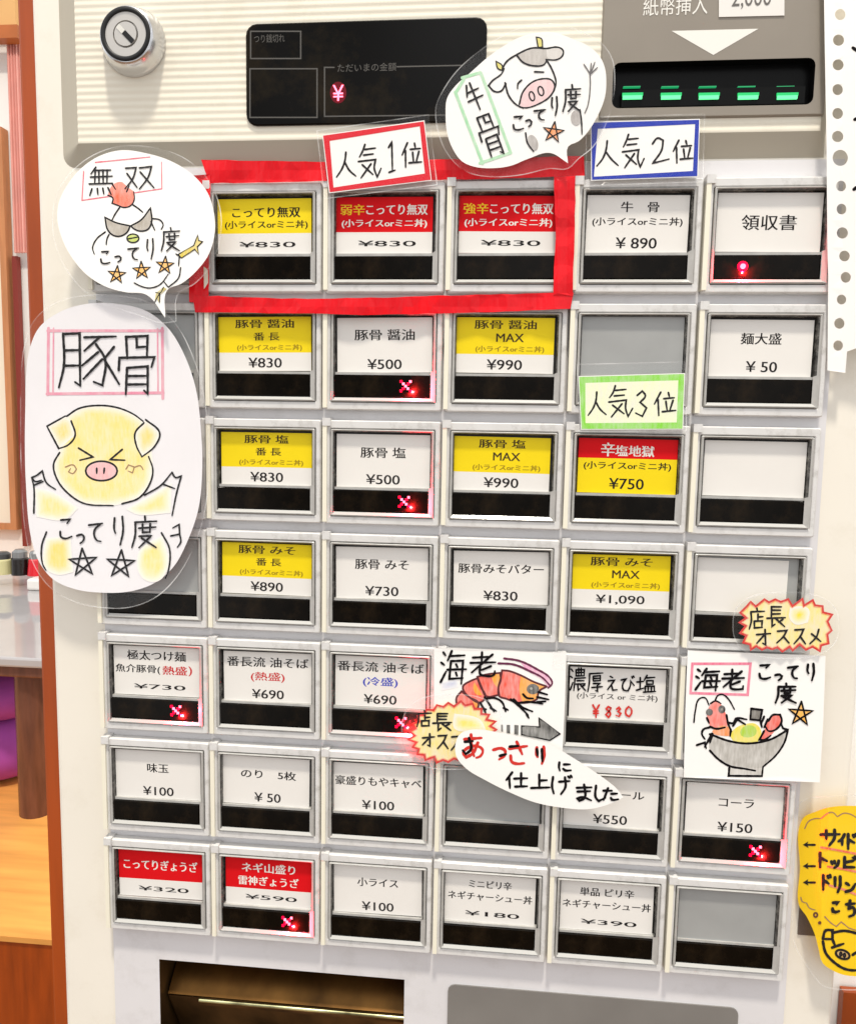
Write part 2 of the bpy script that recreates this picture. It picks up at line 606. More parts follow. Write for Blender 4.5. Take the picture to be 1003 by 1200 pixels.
GLYPH = {
 '人': "48,3 44,35 30,68 4,98;42,42 65,72 96,95",
 '気': "30,0 20,22 8,38;28,15 72,11;25,32 64,29;5,52 72,46 69,72 79,98 96,72;56,58 15,100;20,62 62,90",
 '1': "18,18 46,0 52,95;22,99 78,92", '2': "8,25 35,3 65,12 58,48 8,97 96,82", '3': "15,18 50,2 70,20 35,45 78,65 50,98 5,85",
 '位': "35,0 8,50;24,32 26,100;68,2 72,20;48,28 95,24;58,40 63,75;88,35 76,75;42,82 100,78",
 '牛': "28,5 10,45;18,32 85,27;5,62 95,54;50,0 52,100",
 '骨': "25,3 27,38;25,3 75,2 74,36;50,4 50,20 73,20;8,58 10,38 92,36 84,54;28,55 24,98;28,55 75,52 76,98 66,92;28,68 74,67;28,82 74,81",
 '豚': "12,5 12,60 3,98;12,5 38,4 38,95 30,90;13,33 37,32;12,60 37,59;45,10 95,8;70,10 45,35;62,22 78,50 72,95 60,88;66,35 42,60;72,48 42,85;92,28 76,48;76,48 100,92",
 '無': "28,0 8,25;22,12 92,10;5,35 98,32;0,60 100,57;25,12 24,60;42,12 42,60;60,11 60,59;78,10 77,58;12,75 2,98;35,75 38,95;58,74 64,94;80,72 95,95",
 '双': "5,15 42,12 30,55 5,95;10,35 45,90;52,12 92,8 80,50 50,98;55,30 100,92",
 'こ': "20,12 80,8 60,26;14,62 20,86 50,93 92,84", 'っ': "10,35 60,25 85,45 75,75 45,95",
 'て': "5,15 92,5;76,10 45,35 40,65 60,92 82,95", 'り': "22,5 18,45 28,58;75,0 80,50 60,98",
 '度': "50,0 52,15;15,18 95,15;15,18 15,60 2,100;28,38 92,35;42,25 43,52;70,24 70,51;43,52 70,51;30,64 75,62 30,100;38,70 94,100",
 '店': "50,0 52,14;12,17 95,14;13,17 14,60 2,100;55,28 55,60;56,42 88,40;32,62 34,96;32,62 82,60 80,92;34,94 82,92",
 '長': "25,3 24,58;25,4 78,3;26,20 72,19;26,37 72,36;2,58 98,54;28,58 28,97 45,86;85,62 62,76;48,60 95,98",
 'オ': "5,32 95,25;60,0 62,95 45,85;58,30 5,85", 'ス': "12,12 80,8 55,50 5,95;55,50 95,95", 'メ': "80,0 60,50 5,100;20,30 95,85",
 '海': "12,5 22,15;4,35 16,43;2,95 22,62;45,0 28,30;38,16 95,13;42,32 36,85 88,82;42,32 88,30 82,100;28,57 100,55;62,40 66,50;60,65 64,76",
 '老': "10,22 80,20;45,0 45,42;2,45 98,42;88,8 5,85;38,58 38,90 55,97 92,94 95,78;80,58 40,75",
 'あ': "12,20 90,15;42,0 45,50 55,90;72,35 50,80 20,95 8,75 30,55 70,48 95,65 85,90 65,98",
 'さ': "10,30 95,20;45,0 70,55;15,62 20,90 50,98 80,95", 'に': "15,10 12,60 18,95;45,30 90,28;42,75 55,92 95,90",
 '仕': "30,0 5,50;18,32 20,100;40,42 100,38;70,8 70,92;45,93 98,90", '上': "45,0 46,92;47,42 85,40;2,94 100,90",
 'げ': "12,5 8,55 15,95;40,30 90,27;68,5 70,60 50,98;85,0 90,10;97,-4 102,6",
 'ま': "10,20 90,18;15,42 85,40;50,0 52,80 25,95 15,82 40,75 90,95", 'し': "25,0 22,75 45,98 90,75",
 'た': "5,22 60,20;35,0 8,98;55,48 92,46;52,80 60,95 98,93",
 'サ': "2,32 98,28;28,5 30,58;72,2 72,50 45,98", 'イ': "85,0 50,45 5,65;52,42 54,100",
 'ド': "25,0 25,100;26,35 75,58;65,5 72,20;85,0 92,15", 'ト': "30,0 30,100;31,35 85,58", 'ッ': "10,30 18,55;42,25 48,50;88,22 75,70 40,98",
 'ピ': "20,5 20,85 90,88;20,48 80,35;92,2 100,10 92,18 84,10 92,2", 'リ': "22,5 22,60;75,0 75,55 50,98", 'ン': "10,15 38,32;8,92 60,75 95,20",
 'ち': "8,22 90,18;45,0 30,50;30,50 70,42 92,62 75,88 35,98",
 '濃': "10,5 20,15;5,35 15,42;3,95 20,62;38,8 38,34;38,8 88,7 88,33;55,0 55,33;70,0 70,33;38,20 88,19;38,34 88,33;32,45 95,43;33,45 25,98;45,56 85,55;38,70 95,68;48,70 50,98 62,90;90,74 70,82;62,70 95,98",
 '厚': "10,8 95,5;12,8 10,60 0,100;35,20 35,45;35,20 80,19 80,44;36,32 80,31;36,45 80,44;35,58 78,57 60,70;60,70 62,98 50,94;25,78 95,75",
 'え': "40,2 58,12;20,32 75,28 15,92;50,62 60,95 95,92", 'び': "8,25 45,18 20,50 25,90 55,95 70,60 72,30 95,60;80,5 85,15;92,0 97,10",
 '塩': "20,15 20,80;3,40 38,36;0,88 40,75;58,0 42,30;52,15 98,12;55,32 55,52;55,32 88,31 88,51;55,52 88,51;48,65 48,95;48,65 95,63 95,95;63,64 63,95;79,64 79,95;38,97 102,95",
 '¥': "5,0 50,45;95,0 50,45;15,50 85,48;15,68 85,66;50,45 50,100", '8': "85,15 50,2 20,20 80,70 50,98 15,75 80,25 85,15", '0': "50,2 15,35 20,80 55,98 85,65 80,20 50,2",
}

# ---- printed text
_txt = {}
def text_tris(s, bold=0.0):
    key = s
    if key in _txt:
        return _txt[key]
    cu = bpy.data.curves.new('t', 'FONT')
    cu.body = s
    cu.resolution_u = 3
    o = bpy.data.objects.new('t', cu)
    COL.objects.link(o)
    dg = bpy.context.evaluated_depsgraph_get()
    me = bpy.data.meshes.new_from_object(o.evaluated_get(dg))
    V = [(v.co.x, v.co.y) for v in me.vertices]
    F = [list(p.vertices) for p in me.polygons]
    bpy.data.objects.remove(o)
    bpy.data.curves.remove(cu)
    bpy.data.meshes.remove(me)
    xs = [v[0] for v in V]
    ys = [v[1] for v in V]
    x0, x1, y0, y1 = min(xs), max(xs), min(ys), max(ys)
    V = [((x - x0) / (x1 - x0) - 0.5, (y - y0) / (y1 - y0) - 0.5) for x, y in V]
    _txt[key] = (V, F)
    return V, F
def put_text(mb, s, cx, y, cz, w, h, material, bold=0.0):
    """text box w x h metres centred at (cx, cz) on the plane y, facing the viewer"""
    V, F = text_tris(s, bold)
    b = len(mb.v)
    mb.v += [Vector((cx + vx * w, y, cz + vz * h)) for vx, vz in V]
    for f in F:
        f = [b + i for i in f]
        a, c, d = mb.v[f[0]], mb.v[f[1]], mb.v[f[2]]
        if (c - a).cross(d - a).y > 0:
            f = f[::-1]
        mb.face(f, material)

def rrect(x0, z0, x1, z1, y, r, n=4):
    """rounded rectangle loop in the xz plane, seen from the front counter-clockwise"""
    out = []
    for cx, cz, a0 in ((x1 - r, z1 - r, 0), (x0 + r, z1 - r, 90), (x0 + r, z0 + r, 180), (x1 - r, z0 + r, 270)):
        for k in range(n + 1):
            a = math.radians(a0 + 90 * k / n)
            out.append((cx + r * math.cos(a), y, cz + r * math.sin(a)))
    return out

# ------------------------------------------------------------------ materials
cream = mat('cream_enamel', (0.80, 0.755, 0.66), 0.42, 0.35, mottle=0.03, scale=18, dirt='b8a888', dirtscale=45, dirtamt=0.18)
grey_panel = mat('pale_grey_panel', (0.68, 0.665, 0.67), 0.4, 0.4, mottle=0.04, scale=25, dirt='8c8478', dirtscale=60, dirtamt=0.2)
tile_white = mat('button_plastic', (0.66, 0.65, 0.63), 0.28, 0.5, mottle=0.07, scale=90, dirt='7a7468', dirtscale=150, dirtamt=0.5)
lug_cream = mat('button_hinge_plastic', (0.80, 0.76, 0.62), 0.35, 0.4)
cap_grey = mat('clear_cap_edge', (0.075, 0.072, 0.066), 0.18, 0.5, mottle=0.8, scale=330, dirt='c8c4b8', dirtscale=240, dirtamt=0.55)
cap_pale = mat('clear_cap_foot', (0.42, 0.41, 0.385), 0.25, 0.5, mottle=0.15, scale=200)
cavity = mat('button_cavity', (0.035, 0.034, 0.032), 0.5, 0.3)
card_white = mat('card_paper', (0.76, 0.735, 0.69), 0.55, 0.3, mottle=0.025, scale=60)
card_yellow = mat('card_yellow', (0.83, 0.63, 0.0), 0.5, 0.3, mottle=0.04, scale=60)
card_red = mat('card_red', (0.66, 0.006, 0.010), 0.5, 0.1, mottle=0.04, scale=60)
blank_grey = mat('blank_button_plate', (0.33, 0.335, 0.325), 0.3, 0.5, mottle=0.08, scale=60)
bar_black = mat('indicator_window', (0.004, 0.0028, 0.0016), 0.12, 0.10, mottle=0.5, scale=120, dirt='3a2c1c', dirtscale=70, dirtamt=0.35)
lip = mat('clear_lip', (0.45, 0.44, 0.41), 0.15, 0.6)
black_ink = mat('printed_black', (0.02, 0.018, 0.018), 0.6, 0.05)
red_ink = mat('printed_red', (0.55, 0.03, 0.03), 0.6, 0.2)
blue_ink = mat('printed_blue', (0.03, 0.05, 0.45), 0.6, 0.2)
olive_ink = mat('printed_olive', (0.30, 0.20, 0.01), 0.6, 0.2)
white_ink = mat('printed_white', (0.80, 0.78, 0.72), 0.6, 0.2)
yellow_ink = mat('printed_yellow', (0.85, 0.55, 0.02), 0.6, 0.2)
led_hot = mat('led_hot', (0.3, 0.0, 0.02), 0.4, 0.2, emit=(1, 0.13, 0.20), estr=4.5)
led_red = mat('led_red', (0.3, 0.0, 0.02), 0.4, 0.2, emit=(1, 0.0, 0.02), estr=3.5)
led_halo = mat('led_halo', (0.05, 0.0, 0.002), 0.4, 0.2, emit=(1, 0.0, 0.05), estr=0.10)
pen = mat('black_marker', (0.007, 0.006, 0.007), 0.6, 0.06)
pen_red = mat('red_marker', (0.62, 0.03, 0.02), 0.5, 0.3)
pen_brown = mat('brown_pen', (0.35, 0.20, 0.10), 0.6, 0.2)
paper = mat('white_paper', (0.89, 0.875, 0.84), 0.7, 0.2, mottle=0.02, scale=30)
FILM, RIM = film_mat(), rim_mat()

# ------------------------------------------------------------------ setting
HB = -0.0048          # cream body front
HP = -0.0038          # grey selection panel front
FLOOR = -1.12
floor = MB()
floor.box((-2.6, -1.6, FLOOR - 0.02), (2.2, 3.2, FLOOR), mat('floor_boards', (0.22, 0.12, 0.06), 0.4, 0.4, mottle=0.3, scale=3, stretch=(1, 8, 1)))
o = floor.build('floor'); o['kind'] = 'structure'

def bgpt(px, py, y):
    return unp(px, py, -y)
def bgbox(mb, px0, py0, px1, py1, y, depth, m, **k):
    a, b = bgpt(px0, py0, y), bgpt(px1, py1, y)
    mb.box((min(a.x, b.x), y, min(a.z, b.z)), (max(a.x, b.x), y + depth, max(a.z, b.z)), m, **k)

wall_white = mat('white_wall', (0.86, 0.84, 0.80), 0.7, 0.2, mottle=0.03, scale=3)
YW = 2.2
w = MB()
w.box((-2.6, YW, FLOOR), (2.2, YW + 0.1, 1.6), wall_white)
o = w.build('wall'); o['kind'] = 'structure'
# raised wooden floor of the seating area
wood_top = mat('honey_wood', (0.80, 0.36, 0.085), 0.3, 0.4, mottle=0.22, scale=5, stretch=(1, 9, 1))
wood_dark = mat('red_brown_wood', (0.33, 0.055, 0.004), 0.35, 0.4, mottle=0.25, scale=9, stretch=(9, 9, 1))
p_back = bgpt(30, 950, 1.0)
zf = p_back.z
y_edge = 0.0
for k in range(400):
    y_edge = 0.2 + k * 0.002
    if bgpt(30, 1097, y_edge).z <= zf:
        break
rf = MB()
rf.box((-2.6, y_edge, FLOOR), (-0.06, YW, zf - 0.008), wood_dark)
rf.box((-2.6, y_edge - 0.004, zf - 0.008), (-0.06, YW, zf), wood_top)
o = rf.build('raised_floor'); o['kind'] = 'structure'

# wooden post right beside the machine
YP = 0.06
xl = (bgpt(22, 0, YP).x + bgpt(61, 1200, YP).x) / 2
post = MB()
post.box((xl, YP, FLOOR), (xl + 0.06, YP + 0.09, 1.2), wood_dark)
o = post.build('wooden_post', origin=Vector((xl + 0.03, YP + 0.045, FLOOR)), bevel=0.0015)
tag(o, 'narrow red-brown wooden post along the left edge of the ticket machine', 'post')

# ------------------------------------------------------------------ ticket machine
XL = (unp(37, 0, HB).x + unp(75, 1200, HB).x) / 2
XR = (unp(1002, 880, HB).x + unp(977, 1160, HB).x) / 2
machine = thing('ticket_machine', (0.11, 0.18, FLOOR),
                'large cream and grey meal ticket machine with rows of priced menu buttons', 'ticket machine')
# tray opening in world coordinates
ta, tb = unp(187, 1128, HP), unp(474, 1146, HP)
TX0, TX1 = ta.x, tb.x
TZ1 = unp(330, 1136, HP).z
TZ0 = TZ1 - 0.062
# cabinet: front sheet with the tray opening, rounded edges, sides, back
cab = MB()
yf = -HB
def sheet_grid(mb, xs, zs, y, skip, m):
    for i in range(len(xs) - 1):
        for j in range(len(zs) - 1):
            if (i, j) in skip:
                continue
            mb.poly([(xs[i], y, zs[j]), (xs[i + 1], y, zs[j]), (xs[i + 1], y, zs[j + 1]), (xs[i], y, zs[j + 1])], m)
ZTOP = 0.36
rr = 0.003
sheet_grid(cab, [XL + rr, TX0, TX1, XR - rr], [FLOOR, TZ0, TZ1, ZTOP], yf, {(1, 1)}, cream)
for sx, s in ((XL, 1), (XR, -1)):
    prev = None
    prof = [(sx + s * (rr - rr * math.sin(math.radians(a))), yf + rr - rr * math.cos(math.radians(a))) for a in range(0, 91, 15)] + [(sx, yf + 0.36)]
    for a, b in zip(prof, prof[1:]):
        q = [(a[0], a[1], FLOOR), (b[0], b[1], FLOOR), (b[0], b[1], ZTOP), (a[0], a[1], ZTOP)]
        cab.poly(q if s < 0 else q[::-1], cream)
cab.poly([(XL, yf + 0.36, FLOOR), (XL, yf + 0.36, ZTOP), (XR, yf + 0.36, ZTOP), (XR, yf + 0.36, FLOOR)], cream)
cab.poly([(XL, yf, ZTOP), (XR, yf, ZTOP), (XR, yf + 0.36, ZTOP), (XL, yf + 0.36, ZTOP)], cream)
cab.build('cabinet', machine)

# grey selection panel (a plate 1 mm thick) with the tray opening
PX0 = (unp(139, 1150, HP).x + unp(119, 740, HP).x) / 2
PX1 = (unp(924, 1190, HP).x + unp(975, 300, HP).x) / 2
PZ1 = unp(500, 193, HP).z
pan = MB()
sheet_grid(pan, [PX0, TX0, TX1, PX1], [-0.50, TZ0, TZ1, PZ1], -HP, {(1, 1)}, grey_panel)
for (x0, z0, x1, z1) in ((PX0, -0.5, PX0, PZ1), (PX1, PZ1, PX1, -0.5), (PX0, PZ1, PX1, PZ1)):
    pan.poly([(x0, -HP, z0), (x1, -HP, z1), (x1, yf, z1), (x0, yf, z0)], grey_panel)
pan.build('selection_panel', machine)

# ticket tray: recess with a bright metal lip inside
tray_dark = mat('tray_brown_reflection', (0.16, 0.085, 0.03), 0.3, 0.5, metal=0.6, mottle=0.85, scale=38, stretch=(1, 1, 0.25))  # brown mottling paints a warm reflection onto the recess walls
gold = mat('tray_lip_metal', (0.9, 0.72, 0.36), 0.3, 0.5, metal=1.0, mottle=0.9, scale=45)
tr = MB()
D = 0.055
y0, y1 = -HP, -HP + D
A, B = (TX0, TZ0), (TX1, TZ1)
tr.poly([(TX0, y1, TZ0), (TX1, y1, TZ0), (TX1, y1, TZ1), (TX0, y1, TZ1)], tray_dark)
tr.poly([(TX0, y0, TZ0), (TX0, y1, TZ0), (TX0, y1, TZ1), (TX0, y0, TZ1)], tray_dark)
tr.poly([(TX1, y0, TZ0), (TX1, y0, TZ1), (TX1, y1, TZ1), (TX1, y1, TZ0)], tray_dark)
tr.poly([(TX0, y0, TZ1), (TX0, y1, TZ1), (TX1, y1, TZ1), (TX1, y0, TZ1)], tray_dark)
tr.poly([(TX0, y0, TZ0), (TX1, y0, TZ0), (TX1, y1, TZ0), (TX0, y1, TZ0)], tray_dark)
tray = tr.build('ticket_tray', machine)
lp = MB()
za = unp(330, 1180, HP - 0.003).z
nn = 14
lp.loops([[(xx, 0.0074 + 0.0008 * math.cos(2 * math.pi * k / nn), za - 0.0006 + 0.0008 * math.sin(2 * math.pi * k / nn)) for k in range(nn)] for xx in (TX0 + 0.016, TX1 - 0.0003)], gold)
lp.box((TX0 + 0.016, 0.0076, za - 0.0030), (TX1 - 0.0003, 0.0092, za - 0.0006), tray_dark)
lp.build('metal_lip', tray, smooth=True)
rp = MB()
bronze = mat('tray_bronze_glow', (0.13, 0.06, 0.014), 0.3, 0.5, metal=0.9, mottle=0.85, scale=30, stretch=(1, 1, 0.25))  # golden-brown streaks paint the reflected glow onto the tilted plate
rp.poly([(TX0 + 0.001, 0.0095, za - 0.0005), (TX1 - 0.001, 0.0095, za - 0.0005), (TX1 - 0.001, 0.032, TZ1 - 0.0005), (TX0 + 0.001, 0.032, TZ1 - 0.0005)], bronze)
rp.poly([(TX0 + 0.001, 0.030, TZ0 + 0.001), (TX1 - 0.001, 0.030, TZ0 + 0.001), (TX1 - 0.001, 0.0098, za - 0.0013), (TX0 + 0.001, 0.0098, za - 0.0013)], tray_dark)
rp.build('chute_plate', tray)
# flap behind the lip
# grey screen beside the tray
screen_m = mat('grey_screen', (0.20, 0.19, 0.175), 0.3, 0.5, mottle=0.12, scale=30)
s0, s1 = unp(525, 1157, HP), unp(865, 1176, HP)
sz = (s0.z + s1.z) / 2
scr = MB()
scr.loops([rrect(s0.x, sz - 0.08, s1.x, sz, -HP + 0.0002, 0.003), rrect(s0.x, sz - 0.08, s1.x, sz, -HP - 0.0006, 0.003)], screen_m, cap_last=True)
scr.build('screen', machine)
# small dark cover plate at the right edge
cp = MB()
c0, c1 = unp(936, 1062, HB), unp(958, 1096, HB)
cp.box((c0.x, yf - 0.0006, c1.z), (c1.x, yf + 0.001, c0.z), mat('dark_cover', (0.10, 0.07, 0.055), 0.4))
cp.build('cover_plate', machine)

# ribbed top panel with its sloping frame
HT = -0.0012
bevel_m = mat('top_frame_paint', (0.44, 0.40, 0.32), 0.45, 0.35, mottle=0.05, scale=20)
rib_m = mat('ribbed_panel', (0.77, 0.72, 0.60), 0.4, 0.35, mottle=0.03, scale=15, dirt='a89878', dirtscale=60, dirtamt=0.2)
ox0, ix0 = unp(71, 60, HB).x, unp(89, 60, HT).x
oz, iz = (unp(300, 191, HB).z + unp(900, 189, HB).z) / 2, (unp(300, 161, HT).z + unp(900, 158, HT).z) / 2
ix1, ox1 = unp(963, 120, HT).x, unp(969, 120, HB).x
ZT2 = 0.16
fr = MB()
n = 5
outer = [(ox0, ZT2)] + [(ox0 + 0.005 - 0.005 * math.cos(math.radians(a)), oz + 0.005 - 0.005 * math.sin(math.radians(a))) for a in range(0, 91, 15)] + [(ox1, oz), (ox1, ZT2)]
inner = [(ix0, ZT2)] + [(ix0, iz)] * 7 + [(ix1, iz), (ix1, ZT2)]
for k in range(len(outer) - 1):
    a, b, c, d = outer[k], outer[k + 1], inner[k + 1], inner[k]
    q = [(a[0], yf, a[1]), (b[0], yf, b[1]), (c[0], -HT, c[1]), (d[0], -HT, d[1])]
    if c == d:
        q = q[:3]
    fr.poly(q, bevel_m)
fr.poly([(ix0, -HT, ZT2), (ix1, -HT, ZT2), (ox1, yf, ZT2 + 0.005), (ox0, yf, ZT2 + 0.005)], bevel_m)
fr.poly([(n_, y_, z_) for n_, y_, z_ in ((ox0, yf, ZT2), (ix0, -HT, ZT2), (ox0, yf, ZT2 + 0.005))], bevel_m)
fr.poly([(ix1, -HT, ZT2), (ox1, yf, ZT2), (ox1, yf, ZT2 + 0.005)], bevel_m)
rib = MB()
pit = 0.00258
z = iz
zz = []
while z < ZT2:
    for k in range(6):
        zz.append((z + pit * k / 6, 0.00007 * math.sin(2 * math.pi * k / 6)))
    z += pit
NX, NZ = unp(706, 60, -0.0008).x + 0.001, unp(900, 133, -0.0008).z + 0.001
for (za_, ya_), (zb_, yb_) in zip(zz, zz[1:]):
    xr_ = NX if za_ > NZ else ix1          # the sheet is cut away behind the note inserter
    rib.poly([(ix0, -HT - ya_, za_), (xr_, -HT - ya_, za_), (xr_, -HT - yb_, zb_), (ix0, -HT - yb_, zb_)], rib_m)
tp = rib.build('top_panel', machine, smooth=True)
fr.build('top_panel_frame', tp)

# lock
steel = mat('lock_steel', (0.66, 0.66, 0.67), 0.20, 0.5, metal=1.0, mottle=0.25, scale=120, stretch=(0.2, 1, 1))
face_steel = mat('lock_face', (0.52, 0.50, 0.47), 0.5, 0.5, metal=0.6)
rubber = mat('lock_ring_black', (0.008, 0.008, 0.008), 0.45, 0.3)
LC = unp(158, 51, -HT * -1)
LC = unp(158, 51, HT)
def lathe(mb, c, prof, m, mats=None, n=48, cap=True):
    lps = [[(c.x + r * math.cos(2 * math.pi * i / n), y, c.z + r * math.sin(2 * math.pi * i / n)) for i in range(n)] for r, y in prof]
    mb.loops(lps, m, cap_last=cap, mats=mats)
lk = MB()
yb = -HT
prof = [(0.0122, yb), (0.0122, yb - 0.0012), (0.0119, yb - 0.0016), (0.0115, yb - 0.0030), (0.0102, yb - 0.0064), (0.0098, yb - 0.0069), (0.0094, yb - 0.0070)]
lathe(lk, LC, prof, steel, cap=False)
lock = lk.build('lock', machine, smooth=True)
lk = MB()
lathe(lk, LC, [(0.0095, yb - 0.0069), (0.0094, yb - 0.0074), (0.0079, yb - 0.0074), (0.0077, yb - 0.0069)], rubber, cap=False)
lk.build('black_ring', lock, smooth=True)
lk = MB()
lathe(lk, LC, [(0.0078, yb - 0.0066), (0.0077, yb - 0.0070), (0.0048, yb - 0.0070), (0.0046, yb - 0.0061), (0.0043, yb - 0.0061), (0.0042, yb - 0.0072)], face_steel, cap=True)
lk.build('lock_face', lock)
lk = MB()
ca, sa = math.cos(math.radians(-45)), math.sin(math.radians(-45))
def rot(x, z, y):
    return (LC.x + x * ca - z * sa, y, LC.z + x * sa + z * ca)
lk.poly([rot(-0.0008, -0.0009, yb - 0.00735), rot(0.0041, -0.0009, yb - 0.00735), rot(0.0041, 0.0009, yb - 0.00735), rot(-0.0008, 0.0009, yb - 0.00735)], rubber)
lk.poly([rot(-0.0040, -0.0009, yb - 0.00735), rot(-0.0009, -0.0009, yb - 0.00735), rot(-0.0009, 0.0009, yb - 0.00735), rot(-0.0040, 0.0009, yb - 0.00735)],
        mat('keyway_bright', (0.85, 0.8, 0.7), 0.2, metal=1))
lk.build('keyhole', lock)

# money display
glass = mat('display_glass', (0.003, 0.0026, 0.0022), 0.08, 0.13, dirt='6a5838', dirtscale=30, dirtamt=0.12)
line_m = mat('display_print', (0.085, 0.08, 0.072), 0.5, 0.3)
HD = -0.0002
d0, d1 = unp(288, 28, HD), unp(568, 142, HD)
ds = MB()
ds.loops([rrect(d0.x, d1.z, d1.x, d0.z, -HT + 0.0003, 0.004), rrect(d0.x, d1.z, d1.x, d0.z, -HD + 0.0003, 0.004),
          rrect(d0.x + 0.0004, d1.z + 0.0004, d1.x - 0.0004, d0.z - 0.0004, -HD, 0.0038)], glass, cap_last=True)
disp = ds.build('money_display', machine)
S = Sheet(HD, disp, 2.5075, 270, 0)
mb = MB()
for q in ("60,92 207,92 207,172 60,172", "58,202 255,202 255,345 58,345"):
    S.stroke(mb, q, 0.9, line_m, smooth=False, closed=True)
S.stroke(mb, "305,198 277,198 277,342 640,338", 0.9, line_m, smooth=False, taper=False)
S.stroke(mb, "490,196 680,192", 0.9, line_m, smooth=False, taper=False)
mb.build('printed_frame', disp)
def text_px(mb, S, s, x0, y0, x1, y1, m, off=0.0001, bold=0.0):
    (xa, ya), (xb, yb_) = S.L([(x0, y0), (x1, y1)])
    a, b = S.to3((xa, ya), off), S.to3((xb, yb_), off)
    put_text(mb, s, (a.x + b.x) / 2, a.y, (a.z + b.z) / 2, abs(b.x - a.x), abs(a.z - b.z), m, bold)
mb = MB()
text_px(mb, S, 'つり銭切れ', 70, 102, 160, 124, line_m)
text_px(mb, S, 'ただいまの金額', 315, 188, 487, 208, line_m)
mb.build('lettering', disp)
mb = MB()
text_px(mb, S, '¥', 301, 250, 333, 296, led_hot, 0.00025, 0.01)
S.fill(mb, [(317 + 24 * math.cos(i * .314), 272 + 32 * math.sin(i * .314)) for i in range(20)], led_halo, smooth=False)
mb.build('yen_light', disp)

# bank note inserter
plate_m = mat('note_plate', (0.255, 0.225, 0.185), 0.42, 0.4, mottle=0.06, scale=40)
slot_m = mat('note_slot_black', (0.004, 0.004, 0.004), 0.3, 0.1)
HN = -0.0001
S = Sheet(HN, machine, 2.763, 640, 0)
n0, n1 = unp(706, 60, HN), unp(965, 133, HN)
sl0, sl1 = S.to3(S.L([(217, 203)])[0]), S.to3(S.L([(862, 338)])[0])
npl = MB()
slot = [(p[0], p[2]) for p in rrect(sl0.x, sl1.z, sl1.x, sl0.z, 0, 0.0025)]
outl = [(n0.x, n1.z), (n1.x, n1.z), (n1.x, 0.16), (n0.x, 0.16)]
V, F = tess(outl, [slot])
b = len(npl.v)
npl.v += [Vector((x, -HN, z)) for x, z in V]
for f in F:
    f = [b + i for i in f]
    a, c, d = [npl.v[i] for i in f[:3]]
    npl.face(f[::-1] if (c - a).cross(d - a).y > 0 else f, plate_m)
npl.poly([(n0.x, -HN, n1.z), (n1.x, -HN, n1.z), (n1.x, -HT + 0.0002, n1.z - 0.0006), (n0.x, -HT + 0.0002, n1.z - 0.0006)], plate_m)
npl.poly([(n0.x, -HN, 0.16), (n0.x, -HN, n1.z), (n0.x - 0.0006, -HT + 0.0002, n1.z - 0.0006), (n0.x - 0.0006, -HT + 0.0002, 0.16)], plate_m)
npl.poly([(n1.x, -HN, n1.z), (n1.x, -HN, 0.16), (n1.x + 0.0004, -HT + 0.0002, 0.16), (n1.x + 0.0004, -HT + 0.0002, n1.z - 0.0006)], plate_m)
note = npl.build('note_inserter', machine)
sm = MB()
y_in = -HN + 0.0044
sm.loops([[(x, -HN, z) for x, z in slot], [(x, y_in, z) for x, z in slot]], slot_m, cap_last=True)
# lower shelf of the mouth
sm.box((sl0.x + 0.0035, -HN + 0.001, sl1.z + 0.0008), (sl1.x - 0.0025, y_in, sl1.z + 0.0065), slot_m)
slo = sm.build('note_slot', note)
led_g = mat('green_lamp', (0.0, 0.15, 0.06), 0.3, emit=(0.008, 0.62, 0.13), estr=0.75)
led_gd = mat('green_lamp_edge', (0.0, 0.1, 0.04), 0.3, emit=(0.16, 1.0, 0.36), estr=1.2)
for cx in (280, 405, 528, 655, 782):
    mb = MB()
    c = S.to3(S.L([(cx, 302)])[0])
    mb.box((c.x - 0.0036, -HN + 0.0004, c.z - 0.0006), (c.x + 0.0036, -HN + 0.0016, c.z + 0.0004), led_g)
    mb.box((c.x - 0.0034, -HN + 0.0002, c.z - 0.0017), (c.x + 0.0033, -HN + 0.0012, c.z - 0.0006), led_gd)
    mb.box((c.x - 0.003, -HN + 0.003, c.z + 0.0034), (c.x + 0.003, -HN + 0.0055, c.z + 0.0037), mat('green_glint', (0, .1, .03), .3, emit=(0.02, 0.6, 0.2), estr=0.5))
    mb.build('slot_light', note)
mb = MB()
text_px(mb, S, '紙幣挿入', 315, -8, 520, 46, white_ink, bold=0.015)
S.fill(mb, "405,100 686,93 540,178", white_ink, smooth=False)
mb.build('lettering', note)
mb = MB()
pr = S.L([(558, -60), (770, -60), (770, 50), (558, 55)])
S.slab(mb, pr, card_white, thick=0.0002, off=0.0003)
lb = mb.build('value_label', note)
mb = MB()
text_px(mb, S, '2,000', 602, -38, 726, 26, mat('printed_grey', (0.12, 0.11, 0.10), 0.6), off=0.0004, bold=0.01)
mb.build('lettering', lb)

# ------------------------------------------------------------------ the buttons
W_, Y_, R_ = card_white, card_yellow, card_red
K = black_ink
SUB = '(小ライスorミニ丼)'
def price(s, squat=False, cx=0.5, m=K):
    if squat:
        return (s, cx + 0.03, 0.82, 0.60, 0.10, m, 0.0)
    w = {4: 0.36, 5: 0.38}.get(len(s), 0.50)
    return (s, cx, 0.845, w, 0.185, m, 0.0)
def trio(a, b, p, dx=0.0):
    return [(a, 0.5, 0.125, 0.15 * len(a) - 0.12, 0.16, olive_k, 0.01), (b, 0.52 + dx, 0.36, 0.28, 0.15, olive_k, 0.0), (SUB, 0.55, 0.57, 0.70, 0.125, olive_ink, 0.0), price(p)]
olive_k = mat('printed_dark_olive', (0.055, 0.035, 0.01), 0.6, 0.2)
